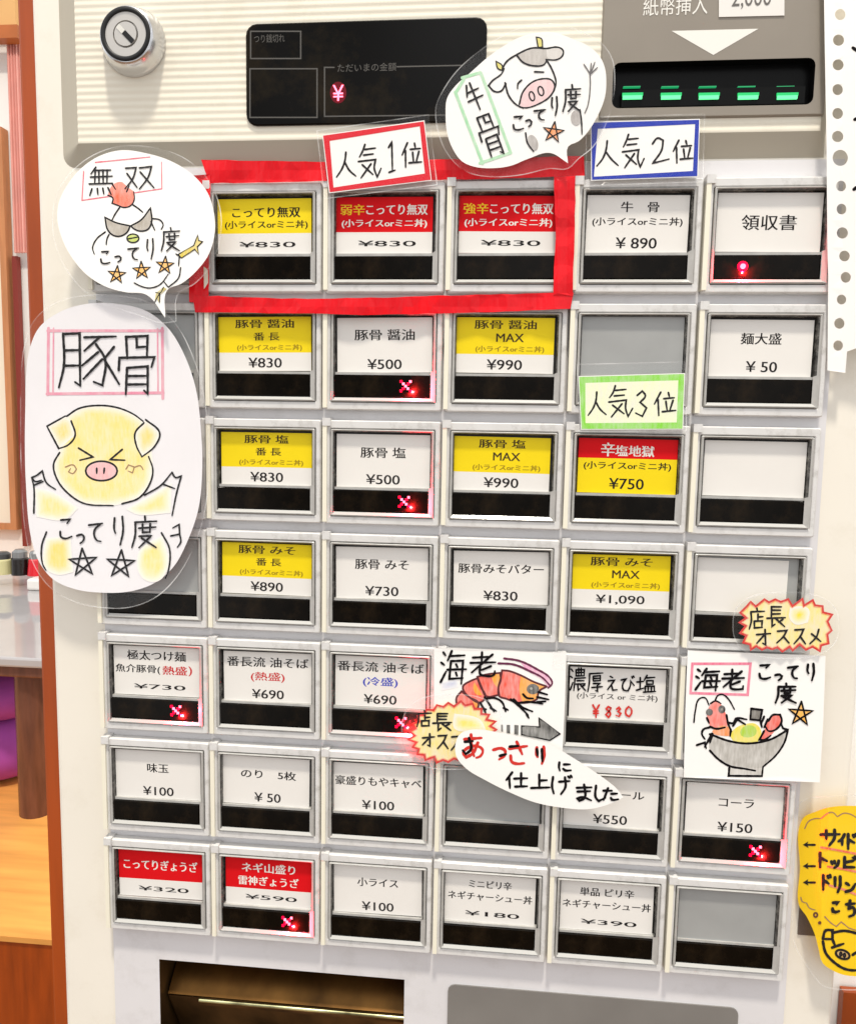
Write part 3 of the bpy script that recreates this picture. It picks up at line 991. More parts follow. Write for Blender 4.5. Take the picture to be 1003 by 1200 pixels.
# (column,row): bands [(material, top, bottom)], lines [(text,cx,cy,w,h,material,bold)], lamp, words for the part label
BT = {
 (1,0): ([(Y_,0,.62),(W_,.62,1)], [('こってり無双',.52,.24,.72,.19,K,.012),(SUB,.52,.47,.88,.16,K,0),price('¥830',1)]),
 (2,0): ([(R_,0,.62),(W_,.62,1)], [('弱辛',.17,.22,.25,.19,yellow_ink,.02),('こってり無双',.63,.22,.63,.19,white_ink,.015),(SUB,.5,.47,.88,.16,white_ink,.01),price('¥830',1)]),
 (3,0): ([(R_,0,.62),(W_,.62,1)], [('強辛',.17,.22,.25,.19,yellow_ink,.02),('こってり無双',.63,.22,.63,.19,white_ink,.015),(SUB,.5,.47,.88,.16,white_ink,.01),price('¥830',1)]),
 (4,0): ([(W_,0,1)], [('牛　骨',.52,.2,.37,.18,K,.008),(SUB,.5,.46,.88,.16,K,0),('¥ 890',.5,.82,.4,.19,K,0)]),
 (5,0): ([(W_,0,1)], [('領収書',.5,.5,.52,.26,K,.008)], 'dot'),
 (1,1): ([(Y_,0,.66),(W_,.66,1)], trio('豚骨 醤油','番 長','¥830')),
 (2,1): ([(W_,0,1)], [('豚骨 醤油',.5,.31,.63,.2,K,.008),price('¥500')], 'x'),
 (3,1): ([(Y_,0,.66),(W_,.66,1)], trio('豚骨 醤油','MAX','¥990',.03)),
 (4,1): None,
 (5,1): ([(W_,0,1)], [('麺大盛',.5,.33,.39,.2,K,.008),('¥ 50',.52,.82,.3,.19,K,0)]),
 (1,2): ([(Y_,0,.66),(W_,.66,1)], trio('豚骨 塩','番 長','¥830')),
 (2,2): ([(W_,0,1)], [('豚骨 塩',.5,.34,.48,.2,K,.008),price('¥500')], 'x'),
 (3,2): ([(Y_,0,.66),(W_,.66,1)], trio('豚骨 塩','MAX','¥990',.03)),
 (4,2): ([(R_,0,.36),(Y_,.36,1)], [('辛',.3,.2,.14,.25,white_ink,.012),('塩地獄',.57,.22,.39,.2,white_ink,.015),(SUB,.5,.5,.88,.16,K,0),('¥750',.5,.82,.35,.2,K,.005)]),
 (5,2): ([(W_,0,1)], []),
 (1,3): ([(Y_,0,.66),(W_,.66,1)], trio('豚骨 みそ','番 長','¥890')),
 (2,3): ([(W_,0,1)], [('豚骨 みそ',.5,.33,.58,.19,K,.008),price('¥730')]),
 (3,3): ([(W_,0,1)], [('豚骨みそバター',.5,.33,.9,.18,K,.006),price('¥830')]),
 (4,3): ([(Y_,0,.66),(W_,.66,1)], trio('豚骨 みそ','MAX','¥1,090',.03)),
 (5,3): ([(W_,0,1)], []),
 (0,4): ([(W_,0,1)], [('極太つけ麺',.5,.18,.68,.2,K,.006),('魚介豚骨(',.28,.47,.52,.19,K,0),('熱盛',.71,.47,.28,.18,red_ink,.01),(')',.89,.47,.04,.2,red_ink,0),price('¥730',1)], 'x'),
 (1,4): ([(W_,0,1)], [('番長流 油そば',.5,.2,.92,.2,K,.006),('(熱盛)',.5,.5,.38,.2,red_ink,.008),price('¥690')]),
 (2,4): ([(W_,0,1)], [('番長流 油そば',.5,.2,.95,.2,K,.006),('(冷盛)',.5,.5,.38,.2,blue_ink,.008),price('¥690')], 'x'),
 (3,4): ([(W_,0,1)], []),
 (4,4): ([(W_,0,1)], [('(小ライス or ミニ丼)',.5,.56,.84,.14,mat('printed_pale_grey',(.09,.085,.08),.6),0)]),
 (5,4): ([(W_,0,1)], []),
 (0,5): ([(W_,0,1)], [('味玉',.5,.36,.25,.19,K,.006),price('¥100')]),
 (1,5): ([(W_,0,1)], [('のり　5枚',.53,.36,.63,.18,K,.006),('¥ 50',.52,.84,.3,.19,K,0)]),
 (2,5): ([(W_,0,1)], [('豪盛りもやキャベ',.5,.36,.96,.19,K,.006),price('¥100')]),
 (3,5): None,
 (4,5): ([(W_,0,1)], [('ビール',.66,.33,.38,.16,K,.006),price('¥550')]),
 (5,5): ([(W_,0,1)], [('コーラ',.52,.36,.36,.17,K,.006),('¥150',.52,.845,.36,.19,K,0)], 'x'),
 (0,6): ([(R_,0,.62),(W_,.62,1)], [('こってりぎょうざ',.5,.3,.88,.22,white_ink,.015),price('¥320',1)]),
 (1,6): ([(R_,0,.64),(W_,.64,1)], [('ネギ山盛り',.5,.19,.62,.2,white_ink,.015),('雷神ぎょうざ',.5,.47,.7,.2,white_ink,.015),price('¥590',1)], 'x'),
 (2,6): ([(W_,0,1)], [('小ライス',.5,.34,.46,.18,K,.006),price('¥100')]),
 (3,6): ([(W_,0,1)], [('ミニピリ辛',.5,.2,.47,.17,K,.004),('ネギチャーシュー丼',.5,.46,.93,.17,K,.004),price('¥180',1)]),
 (4,6): ([(W_,0,1)], [('単品 ピリ辛',.5,.2,.58,.17,K,.004),('ネギチャーシュー丼',.5,.46,.95,.17,K,.004),price('¥390',1)]),
 (5,6): None,
}
for r in range(4):
    BT[(0, r)] = None
mm = 0.001
def RR(x0, z0, x1, z1, y, r):
    return rrect(x0 * mm, z0 * mm, x1 * mm, z1 * mm, y * mm, r * mm)
def make_button_meshes():
    ORG['__'] = Vector((0, 0, 0))
    hb = MB()
    hb.loops([RR(-22.5, -20.0, 22.3, 20.2, 3.7, .8), RR(-22.4, -19.8, 22.2, 20.1, 0.5, .8), RR(-22.0, -19.4, 21.8, 19.7, 0, .6),
              RR(-20.5, -17.2, 20.5, 17.3, 0, .6), RR(-20.15, -16.9, 20.15, 16.95, 0.4, .5), RR(-20.1, -16.9, 20.1, 16.9, 3.0, .4)], tile_white, cap_last=True,
             mats=[tile_white, tile_white, tile_white, tile_white, tile_white, cavity])
    # hinge rail at the left and its lug
    hb.box((-22.95 * mm, -0.9 * mm, -19.0 * mm), (-21.3 * mm, 3.6 * mm, 19.6 * mm), lug_cream)
    hb.box((-23.0 * mm, -1.1 * mm, 17.9 * mm), (-19.9 * mm, 3.5 * mm, 20.9 * mm), tile_white)
    h = hb.build('button', None, origin=Vector((0, 0, 0)))
    cb = MB()
    cb.loops([RR(-19.9, -16.7, 19.9, 16.7, 2.9, .5), RR(-19.9, -16.7, 19.9, 16.7, -0.2, .5), RR(-19.6, -16.4, 19.6, 16.4, -0.5, .5),
              RR(-19.05, -15.8, 19.05, 16.1, -0.25, .5), RR(-18.6, -15.3, 18.6, 15.75, 0.4, .4), RR(-18.4, -15.1, 18.4, 15.5, 2.4, .3)], cap_grey, mats=[cap_pale, cap_pale, cap_pale, cap_grey, cap_grey])
    cb.box((-18.5 * mm, 0.9 * mm, -6.45 * mm), (18.4 * mm, 2.9 * mm, -5.5 * mm), cap_pale)
    for xo, xi in ((19.95, 18.0), (-19.95, -19.15)):
        q = [(xo, -0.7, -16.6), (xi, 0.25, -16.3), (xi, 0.25, -5.4), (xo, -0.7, -4.6)]
        q2 = [(a * mm, b * mm, c_ * mm) for a, b, c_ in q]
        cb.poly(q2 if xo < 0 else q2[::-1], cap_pale)
        e = (19.96 if xo > 0 else -19.96) * mm
        cb.poly([(e, -0.7 * mm, -16.6 * mm), (e, 0.6 * mm, -16.6 * mm), (e, 0.6 * mm, -4.6 * mm), (e, -0.7 * mm, -4.6 * mm)], cap_pale)
    c = cb.build('clear_cap', None, origin=Vector((0, 0, 0)))
    bb = MB()
    bb.loops([RR(-19.0, -14.7, 17.7, -6.6, 2.9, .3), RR(-19.0, -14.7, 17.7, -6.6, 0.35, .3), RR(-18.8, -14.5, 17.5, -6.8, 0.15, .3)], bar_black, cap_last=True)
    bo = bb.build('indicator_bar', None, origin=Vector((0, 0, 0)))
    lb = MB()
    lb.poly([(-19.2 * mm, -0.62 * mm, -16.2 * mm), (19.0 * mm, -0.62 * mm, -16.2 * mm), (18.7 * mm, 0.3 * mm, -15.1 * mm), (-19.1 * mm, 0.3 * mm, -15.1 * mm)], lip)
    lb.poly([(-19.2 * mm, 0.8 * mm, -16.4 * mm), (19.0 * mm, 0.8 * mm, -16.4 * mm), (19.0 * mm, -0.62 * mm, -16.2 * mm), (-19.2 * mm, -0.62 * mm, -16.2 * mm)], lip)
    lo = lb.build('clear_lip', None, origin=Vector((0, 0, 0)))
    gb = MB()
    gb.box((-18.4 * mm, 1.5 * mm, -5.5 * mm), (18.3 * mm, 2.9 * mm, 15.6 * mm), blank_grey)
    go = gb.build('blank_plate', None, origin=Vector((0, 0, 0)))
    meshes = [q.data for q in (h, c, bo, lo, go)]
    for q in (h, c, bo, lo, go):
        bpy.data.objects.remove(q)
    return meshes
BM = make_button_meshes()
def inst(name, me, parent, loc=(0, 0, 0)):
    o = bpy.data.objects.new(name, me)
    COL.objects.link(o)
    o.parent = parent
    o.location = loc
    return o
def glow(parent, name, loc, power):
    L = bpy.data.lights.new(name, 'POINT')
    L.energy = power
    L.color = (1.0, 0.02, 0.04)
    L.shadow_soft_size = 0.0002
    o = bpy.data.objects.new(name, L)
    COL.objects.link(o)
    o.parent = parent
    o.location = loc
CW, CH = 36.2, 20.4
BUTTONS = {}
mroot = ORG[machine.name]
for (c, r) in sorted(BT, key=lambda q: (q[1], q[0])):
    spec = BT[(c, r)]
    wloc = Vector((c * PU, 0, -r * PV))
    bt = inst('button', BM[0], machine, wloc - mroot)
    BUTTONS[(c, r)] = bt
    inst('clear_cap', BM[1], bt)
    inst('indicator_bar', BM[2], bt)
    inst('clear_lip', BM[3], bt)
    if spec is None:
        inst('blank_plate', BM[4], bt)
        bt['label'] = 'menu button without a card, grey plate showing'
        continue
    if (c, r) == (5, 3):
        inst('blank_plate', BM[4], bt, (0, 0.0006, 0))
    bands, lines = spec[0], spec[1]
    lamp = spec[2] if len(spec) > 2 else None
    jx, jz, tilt = random.uniform(-.5, .5), random.uniform(-.25, .25), random.uniform(-.012, .012)
    cw = CW if (c, r) != (5, 3) else 33.0
    xc, zt = jx - (1.6 if (c, r) == (5, 3) else 0), 15.0 + jz
    mb = MB()
    def P(u, v, y):
        x, z = (u - .5) * cw, -v * CH
        return Vector(((xc + x - z * tilt) * mm, y * mm, (zt + z + x * tilt) * mm))
    for m, v0, v1 in bands:
        mb.poly([P(0, v1, 1.7), P(1, v1, 1.7), P(1, v0, 1.7), P(0, v0, 1.7)], m)
    for (u0, v0, u1, v1) in ((0, 1, 1, 1), (1, 1, 1, 0), (1, 0, 0, 0), (0, 0, 0, 1)):
        mb.poly([P(u1, v1, 1.7), P(u0, v0, 1.7), P(u0, v0, 2.3), P(u1, v1, 2.3)], bands[0][0])
    mb.build('price_card', bt, origin=Vector((0, 0, 0)))
    if lines:
        mb = MB()
        for (s, u, v, w_, h_, m, bold) in lines:
            V, F = text_tris(s)
            for kk, du in enumerate(((-.0022, .0022) if bold <= 0.0081 else (-.0032, 0, .0032))):
                b = len(mb.v)
                mb.v += [P(u + du + vx * w_, v - vz * h_, 1.66 - 0.006 * kk) for vx, vz in V]
                for f in F:
                    f = [b + i for i in f]
                    a, cc, d = [mb.v[i] for i in f[:3]]
                    mb.face(f[::-1] if (cc - a).cross(d - a).y > 0 else f, m)
        if (c, r) == (4, 4):
            pass
        mb.build('lettering', bt, origin=Vector((0, 0, 0)))
    bt['label'] = {W_: 'white', Y_: 'yellow', R_: 'red'}[bands[0][0]] + (' card menu button' if lines else ' blank card menu button')
    if lamp == 'x':
        mb = MB()
        for sgn, m in ((1, led_red), (-1, led_hot)):
            for k in range(-2, 3):
                x, z = 8.7 + k * 0.88, -10.6 + sgn * k * 0.88
                s = 0.45
                m = led_hot if (sgn < 0 and k in (-1, 0, 1)) or (sgn > 0 and k == 2) else led_red
                mb.box(((x - s) * mm, (-0.35 if sgn < 0 else -0.2) * mm, (z - s) * mm), ((x + s) * mm, 0.3 * mm, (z + s) * mm), m)
        mb.build('sold_out_cross', bt, origin=Vector((0, 0, 0)))
        glow(bt, 'sold_out_lamp', (11.4 * mm, -0.05 * mm, -12.7 * mm), 0.13)
    if lamp == 'dot':
        mb = MB()
        lathe(mb, Vector((-8.8 * mm, 0, -10.6 * mm)), [(0.0019, 0.0003), (0.0018, -0.0002)], led_red, n=20)
        lathe(mb, Vector((-8.8 * mm, 0, -10.6 * mm)), [(0.0010, 0.0), (0.0008, -0.0008)], led_hot, n=16)
        mb.build('ready_light', bt, origin=Vector((0, 0, 0)))
        glow(bt, 'ready_lamp', (-8.8 * mm, -0.05 * mm, -12.8 * mm), 0.06)

# handwriting on the card of one special
bt = BUTTONS[(4, 4)]
S = Sheet(-0.00166, bt, 5.456, 650, 740)
mb = MB()
S.glyphs(mb, [('濃', 95, 235, 200, 380), ('厚', 210, 260, 310, 385), ('え', 325, 285, 400, 380), ('び', 415, 285, 510, 385), ('塩', 520, 280, 640, 390)], 1.15, pen)
S.glyphs(mb, [('¥', 240, 470, 285, 550), ('8', 318, 480, 365, 550), ('3', 388, 485, 430, 545), ('0', 445, 480, 498, 545)], 1.25, pen_red)
wl0 = Vector((4 * PU, 0, -4 * PV))
mb.build('handwriting', bt, origin=wl0)

# ------------------------------------------------------------------ red tape round the three top dishes
tape_m = mat('red_tape', (0.72, 0.005, 0.012), 0.27, 0.25, mottle=0.14, scale=60, bump=0.7, bscale=130, stretch=(1.6, 1, 0.5))
def tape(poly, label, h=0.0004):
    def wav(x, y):
        return h + 0.0003 * math.sin(x * 0.11 + y * 0.05) + 0.00022 * math.sin(y * 0.17 + x * 0.023) + 0.00012 * math.sin(x * 0.31)
    P = []
    n = len(poly)
    for i in range(n):
        a, b = Vector(poly[i]), Vector(poly[(i + 1) % n])
        k = max(1, int((b - a).length / 14))
        for s in range(k):
            q = a.lerp(b, s / k)
            if s:
                q += Vector((random.uniform(-.6, .6), random.uniform(-.6, .6)))
            P.append((q.x, q.y))
    S = Sheet(wav, None)
    mb = MB()
    S.slab(mb, P, tape_m, grid=11, thick=0.00015)
    c = sum(mb.v, Vector()) / len(mb.v)
    o = mb.build('tape_strip', origin=c, smooth=False)
    tag(o, label, 'tape', 'red tape framing the top dishes')
tape([(236, 187), (400, 190), (560, 186), (684, 183), (685, 206), (560, 210), (400, 212), (246, 215)],
     'red tape strip running above the first three buttons, under the hand-drawn signs', 0.0010)
tape([(649, 207), (674, 206), (673, 280), (671, 347), (648, 346), (651, 280)], 'upright red tape strip right of the 強辛 button', 0.0018)
tape([(226, 346), (330, 350), (450, 349), (560, 345), (672, 343), (668, 362), (560, 366), (440, 369), (330, 367), (229, 366)],
     'red tape strip running below the first three buttons', 0.0016)
tape([(222, 206), (247, 204), (246, 280), (245, 356), (222, 354), (222, 280)], 'short upright red tape strip half hidden by the chicken sign', 0.0011)

# ------------------------------------------------------------------ hand-made signs
def offset_poly(poly, d):
    n = len(poly)
    out = []
    area_ = sum(poly[i][0] * poly[(i + 1) % n][1] - poly[(i + 1) % n][0] * poly[i][1] for i in range(n))
    s = 1 if area_ > 0 else -1
    for i in range(n):
        a, b, c = Vector(poly[i - 1]), Vector(poly[i]), Vector(poly[(i + 1) % n])
        t = (b - a).normalized() + (c - b).normalized()
        if t.length < 0.2:
            t = c - b
        t.normalize()
        out.append((b.x + s * t.y * d, b.y - s * t.x * d))
    return out
def make_sign(name, S, outline, label, cat, group=None, film=None, grid=8, sm=True, pm=None):
    """empty + paper (+ film and its edge); returns sheet with parent set"""
    P = S.L(outline)
    if sm:
        P = smooth_poly(P, True, step=4)
    xs = [p[0] for p in P]
    ys = [p[1] for p in P]
    base = S.to3(((min(xs) + max(xs)) / 2, max(ys)))
    root = thing(name, base, label, cat, group)
    S.parent = root
    mb = MB()
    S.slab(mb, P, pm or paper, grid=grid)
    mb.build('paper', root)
    if film:
        Fp = S.L(film) if isinstance(film, str) else offset_poly(P, film)
        Fp = smooth_poly(Fp, True, step=5)
        mb = MB()
        V, F = tess(Fp, (), grid)
        S.flat(mb, V, F, FILM, 0.0011)
        V, F = ribbon(Fp, 1.2, True)
        S.flat(mb, V, F, RIM, 0.00115)
        mb.build('laminate_film', root, smooth=True)
    return root

# --- chicken sign
S = Sheet(lambda x, y: 0.0044 + 0.0012 * ((x - 160) / 90) ** 2 + 0.000028 * (y - 260), None, 5.015, 60, 160)
root = make_sign('chicken_sign', S, "38,480 50,380 110,265 200,168 300,108 420,80 560,98 700,142 830,222 920,330 958,450 963,560 928,690 850,795 765,865 684,902 672,1065 562,930 440,915 330,885 220,820 130,720 70,610",
          'round speech-bubble sign with a sunglasses-wearing chicken and three gold stars', 'sign', 'hand-drawn animal signs',
          film="10,500 30,350 110,220 230,120 380,62 560,58 740,105 880,200 960,320 1000,470 985,640 930,770 850,860 745,930 735,1085 650,1095 520,1050 330,985 190,900 80,760 25,620")
mb = MB()
pink = pencil('e0506a', 0.95)
S.stroke(mb, "193,205 183,375 652,307 650,150;262,152 582,120", 1.5, pink, smooth=False)
S.fill(mb, "345,310 370,278 420,268 450,300 487,322 490,370 470,403 430,415 395,400 362,392 365,362 335,345", pencil('ef6a48', 0.95))
S.stroke(mb, "335,345 365,362 360,392 395,405 430,417 470,405 490,370 487,325;358,275 380,310;445,325 460,290", 1.0, pen)
S.stroke(mb, "405,415 375,460 360,490;480,400 510,420 540,445", 1.1, pen)
for q in ("318,475 380,505 465,525 450,560 410,585 370,582 335,550", "470,525 530,490 585,420 592,500 570,545 520,555 485,540"):
    S.fill(mb, q, pencil('a79e90', 0.95))
    S.stroke(mb, q, 1.1, pen, closed=True)
S.fill(mb, ell(482, 598, 35, 25), pencil('b8c828', 0.95))
S.stroke(mb, ell(482, 598, 35, 25), 1.0, pen, closed=True)
S.stroke(mb, "452,602 515,590;320,560 270,600 245,655 255,690;342,575 330,600 325,635;595,482 640,490 660,520 648,545;588,500 610,550", 1.0, pen)
for cx, cy, rt in ((387, 812, 5), (533, 787, -3), (670, 757, 4)):
    a, b = star(cx, cy, 54, rt)
    S.fill(mb, b, pencil('f7b010', 0.98), smooth=False)
    S.stroke(mb, a, 0.9, pen, smooth=False, taper=False)
S.fill(mb, "752,692 838,640 860,585 868,615 890,620 862,650 868,690 845,662 765,715", pencil('d8c030', 0.95), smooth=False)
S.stroke(mb, "745,695 840,640 862,580 868,612 890,618 860,648 868,692 845,662 765,715", 0.8, pen, smooth=False)
S.stroke(mb, "490,860 530,880 580,890 640,870 690,808;755,700 750,760;762,770 750,830 690,885 662,850;735,690 765,710", 0.9, pen)
S.fill(mb, "660,885 680,895 640,930 635,975 622,950 610,970 618,920", pencil('b8a840', 0.9), smooth=False)
S.stroke(mb, "662,885 640,920 615,915;640,920 610,972;640,920 638,975", 0.7, pen)
mb.build('drawing', root)
mb = MB()
S.glyphs(mb, [('無', 225, 178, 362, 348), ('双', 428, 165, 606, 312), ('こ', 285, 668, 352, 752), ('っ', 372, 690, 420, 740), ('て', 450, 650, 522, 728), ('り', 555, 600, 612, 722), ('度', 645, 535, 762, 672)], 1.15, pen)
mb.build('lettering', root)

# --- pig sign
S = Sheet(lambda x, y: 0.0028 + 0.0011 * ((x - 130) / 100) ** 2 + 0.0008 * ((y - 500) / 160) ** 2, None, 3.244, 0, 350)
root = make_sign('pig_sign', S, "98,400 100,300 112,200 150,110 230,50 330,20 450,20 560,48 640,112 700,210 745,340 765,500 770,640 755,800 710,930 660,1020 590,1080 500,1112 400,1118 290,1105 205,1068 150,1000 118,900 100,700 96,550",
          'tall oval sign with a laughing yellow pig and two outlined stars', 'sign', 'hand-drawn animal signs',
          pm=mat('shaded_white_paper', (0.83, 0.81, 0.82), 0.6, 0.2, mottle=0.03, scale=30), film="80,420 82,290 95,180 130,85 215,15 330,-12 460,-10 580,20 668,95 728,205 770,340 792,500 795,650 778,815 735,950 680,1048 600,1130 500,1172 400,1175 280,1150 190,1095 130,1010 100,900 84,700")  # lilac-grey shade over the pig is put into this paper colour
mb = MB()
pk = pencil('e58aa4', 0.85)
S.stroke(mb, "186,112 183,365;618,112 620,380;183,122 620,122;180,362 622,358", 3.4, pk, smooth=False, taper=False)
S.stroke(mb, "205,112 203,360;600,115 602,360", 1.8, pk, smooth=False, taper=False)
yel = pencil('f6e184', 0.9, True)
yel2 = pencil('f2d866', 0.92, True)
S.fill(mb, "255,450 300,418 380,406 450,415 510,440 545,468 575,560 582,650 570,705 530,755 460,782 380,788 310,775 255,738 220,690 205,630 225,580 240,500", yel)
S.fill(mb, "182,485 250,446 272,465 287,520 225,570", yel2, smooth=False)
S.fill(mb, "555,460 608,510 595,560 540,600 518,560 515,510 540,480", yel2, smooth=False)
S.fill(mb, "135,720 200,735 300,795 250,840 140,830", yel)
S.fill(mb, "655,700 650,815 520,820 480,800 560,755", yel)
S.fill(mb, "175,910 270,905 280,1040 220,1050 170,1020", yel2)
S.fill(mb, "530,960 620,900 640,1020 600,1075 540,1060", yel)
S.fill(mb, ell(387, 655, 60, 36), pencil('eeb2b4', 0.9))
S.stroke(mb, ell(387, 655, 60, 37), 1.3, pen, closed=True)
S.stroke(mb, "255,447 300,418 380,406 450,415 510,440 545,466;180,485 250,446;272,465 287,520 262,555 225,570;225,570 180,485;555,460 608,510 590,560 540,602;548,472 515,510 520,560 540,600;228,585 205,630 220,690 260,740 320,778 432,787;465,780 530,757 572,700 582,650 566,600", 1.25, pen)
S.stroke(mb, "300,568 355,602 305,614;466,573 420,612 476,614;369,645 369,664;398,645 396,664", 1.3, pen)
S.stroke(mb, "250,640 280,632 292,648 278,665 262,658 270,645;480,648 490,632 512,640 505,662 488,655;515,640 535,635 545,650", 0.8, pen_brown)
S.stroke(mb, "130,815 130,715 122,680;122,680 140,672 162,655 178,700 212,725;133,708 165,695;550,747 612,710 655,660;655,660 668,680 690,674 672,740 655,825;620,705 665,722;122,680 135,695 160,690", 1.2, pen)
S.stroke(mb, "178,887 160,940 164,1010 176,1032;615,890 645,950 642,1030 630,1063;650,902 684,895 682,858 657,872;684,895 688,925 675,945", 1.2, pen)
for cx, cy, rt in ((317, 1004, -4), (460, 1010, 3)):
    a, b = star(cx, cy, 55, rt)
    S.stroke(mb, a, 1.3, pen, smooth=False, taper=False)
mb.build('drawing', root)
mb = MB()
S.glyphs(mb, [('豚', 215, 125, 455, 340), ('骨', 440, 138, 602, 368)], 1.7, pen)
S.glyphs(mb, [('こ', 222, 832, 278, 918), ('っ', 290, 885, 326, 932), ('て', 335, 850, 396, 926), ('り', 425, 828, 480, 938), ('度', 500, 828, 602, 946)], 1.4, pen)
mb.build('lettering', root)

# --- cow sign
S = Sheet(lambda x, y: 0.0044 + 0.0012 * ((x - 615) / 100) ** 2, None, 4.776, 510, 30)
root = make_sign('cow_sign', S, "58,490 65,410 110,340 200,260 290,180 380,115 480,62 600,36 680,42 770,75 850,110 912,162 947,232 956,320 948,400 915,490 856,590 800,648 742,678 742,770 640,712 520,745 420,785 320,798 220,790 150,760 98,690 66,600",
          'round speech-bubble sign with a white cow and one orange star', 'sign', 'hand-drawn animal signs',
          film="5,450 40,370 120,255 250,140 380,55 500,5 620,-12 720,0 840,45 940,110 990,190 1003,320 990,440 950,560 880,680 800,745 740,800 640,800 480,835 300,845 170,815 70,720 18,600")
mb = MB()
gr = pencil('9fd8a8', 0.8)
S.stroke(mb, "150,292 252,263;255,265 420,708;250,770 422,712;112,372 265,772;160,300 115,375", 3.6, gr, smooth=False, taper=False)
S.fill(mb, "455,165 500,135 560,126 620,128 640,180 610,215 550,225 490,205", pencil('b5afa8', 0.9))
S.fill(mb, "620,128 690,122 715,140 710,170 680,188 632,185", pencil('cfcac4', 0.7))
S.fill(mb, "470,435 490,372 540,318 600,298 650,305 670,340 642,395 580,435 510,458 475,455", pencil('e8c3c4', 0.9))
S.stroke(mb, "470,440 490,372 540,318 600,298 650,305 668,340 642,395 580,437 510,460 472,455", 1.2, pen)
S.stroke(mb, "395,325 365,368 330,368 298,335 320,308 370,270 385,240;370,248 400,200 460,160 540,126 620,128 690,122 715,140 710,170 680,190 620,190;455,165 490,205 550,225 610,217 622,195;620,190 650,240 675,320 668,352;390,320 410,390 450,440 492,462", 1.25, pen)
for q in ("565,65 592,72 600,120 575,122", "340,200 375,225 372,250 350,240"):
    S.fill(mb, q, pencil('d8cc48', 0.95))
    S.stroke(mb, q, 0.9, pen, closed=True)
S.stroke(mb, ell(540, 395, 14, 26, -15), 1.0, pen, closed=True)
S.stroke(mb, ell(590, 366, 15, 26, -15), 1.0, pen, closed=True)
S.stroke(mb, "482,305 462,325 460,352;555,258 606,260", 1.2, pen)
a, b = star(660, 597, 60, 8)
S.fill(mb, b, pencil('ef8a2c', 0.98), smooth=False)
S.stroke(mb, a, 1.0, pen, smooth=False, taper=False)
S.fill(mb, ell(545, 655, 28, 45, -20), pencil('a9a39f', 0.9))
S.fill(mb, ell(788, 515, 30, 42), pencil('a9a39f', 0.9))
S.stroke(mb, "505,600 515,655 550,705;808,470 817,530 820,608", 1.1, pen)
S.stroke(mb, "865,270 866,340 852,450 835,490;865,268 830,215;866,268 872,210;868,268 892,205;868,270 906,235", 0.9, mat('grey_pen', (0.10, 0.09, 0.09), 0.6))
mb.build('drawing', root)
mb = MB()
S.glyphs(mb, [('牛', (145, 335), (240, 305), (200, 485)), ('骨', (198, 520), (330, 478), (285, 750)), ('こ', 428, 500, 498, 590), ('っ', 503, 515, 545, 568), ('て', 550, 468, 622, 532), ('り', 643, 398, 690, 505), ('度', 712, 332, 818, 480)], 1.35, pen)
mb.build('lettering', root)

# --- rank cards
def rank(name_label, ox, oy, quad, inner, colour, chars, h, film=8, soft=False, tone=None, w=1.35, gr_=None):
    S = Sheet(h, None, 6.687, ox, oy)
    root = make_sign('rank_card', S, quad, name_label, 'sign', 'popularity rank cards', film=film, sm=False)
    mb = MB()
    q, i = S.L(quad), S.L(inner)
    cx, cy = sum(p[0] for p in q) / 4, sum(p[1] for p in q) / 4
    q = [(cx + (x - cx) * .985, cy + (y - cy) * .97) for x, y in q]
    V, F = tess(q, [i])
    S.flat(mb, V, F, colour, 0.00005)
    if soft:
        V, F = tess(i)
        S.flat(mb, V, F, tone, 0.00005)
    mb.build('coloured_border', root)
    mb = MB()
    S.glyphs(mb, chars, w, pen)
    mb.build('lettering', root)
rank('white card edged in red reading 人気1位, above the second top-row button', 370, 130, "52,188 852,73 908,545 105,645", "110,235 815,120 855,490 140,600",
     pencil('d80f26', 1.3), [('人', 158, 315, 322, 522), ('気', 325, 262, 522, 524), ('1', 555, 242, 642, 484), ('位', 662, 248, 828, 442)], lambda x, y: 0.0028)
rank('white card edged in blue reading 人気2位, above the 牛骨 button', 680, 130, "80,85 935,62 920,517 83,547", "135,140 897,103 880,470 105,515",
     pencil('1030a8', 1.3), [('人', 122, 228, 302, 438), ('気', 318, 185, 507, 444), ('2', 552, 205, 697, 416), ('位', 712, 228, 878, 408)], 0.0022)
rank('white card edged in light green reading 人気3位, above the red and yellow button', 670, 430, "50,72 885,48 870,490 70,492", "105,125 832,105 820,435 105,440",
     pencil('7fd420', 0.9), [('人', 122, 192, 272, 384), ('気', 278, 148, 482, 392), ('3', 493, 185, 608, 392), ('位', 630, 198, 812, 382)], 0.0014, film="40,-20 890,-40 895,500 60,505", soft=True, tone=pencil('eef3c8', 0.6))

# --- shrimp sign
S = Sheet(lambda x, y: 0.0010 + 0.0004 * ((x - 580) / 70) ** 2, None, 5.9, 500, 755)
root = make_sign('shrimp_sign', S, "50,25 500,40 965,57 955,400 938,740 480,745 48,720 50,380", 'square paper sign with a large orange shrimp above a black arrow', 'sign', film=None, sm=False)
mb = MB()
S.fill(mb, "95,262 210,238 222,298 100,322", pencil('4a74c8', 0.9, True))
ora = pencil('ea5440', 0.9)
yo = pencil('f2a020', 1.0)
segs = ("520,180 570,185 650,215 740,260 830,292 775,325 760,380 740,392 640,405 545,375 502,360 495,300 510,240",
        "350,225 420,207 505,198 512,240 495,300 500,350 410,358 380,300", "250,292 300,255 350,235 375,300 405,360 370,402 300,370 255,322",
        "205,372 240,325 300,370 355,402 355,435 345,462 270,445 215,425")
for q in segs:
    S.fill(mb, q, ora)
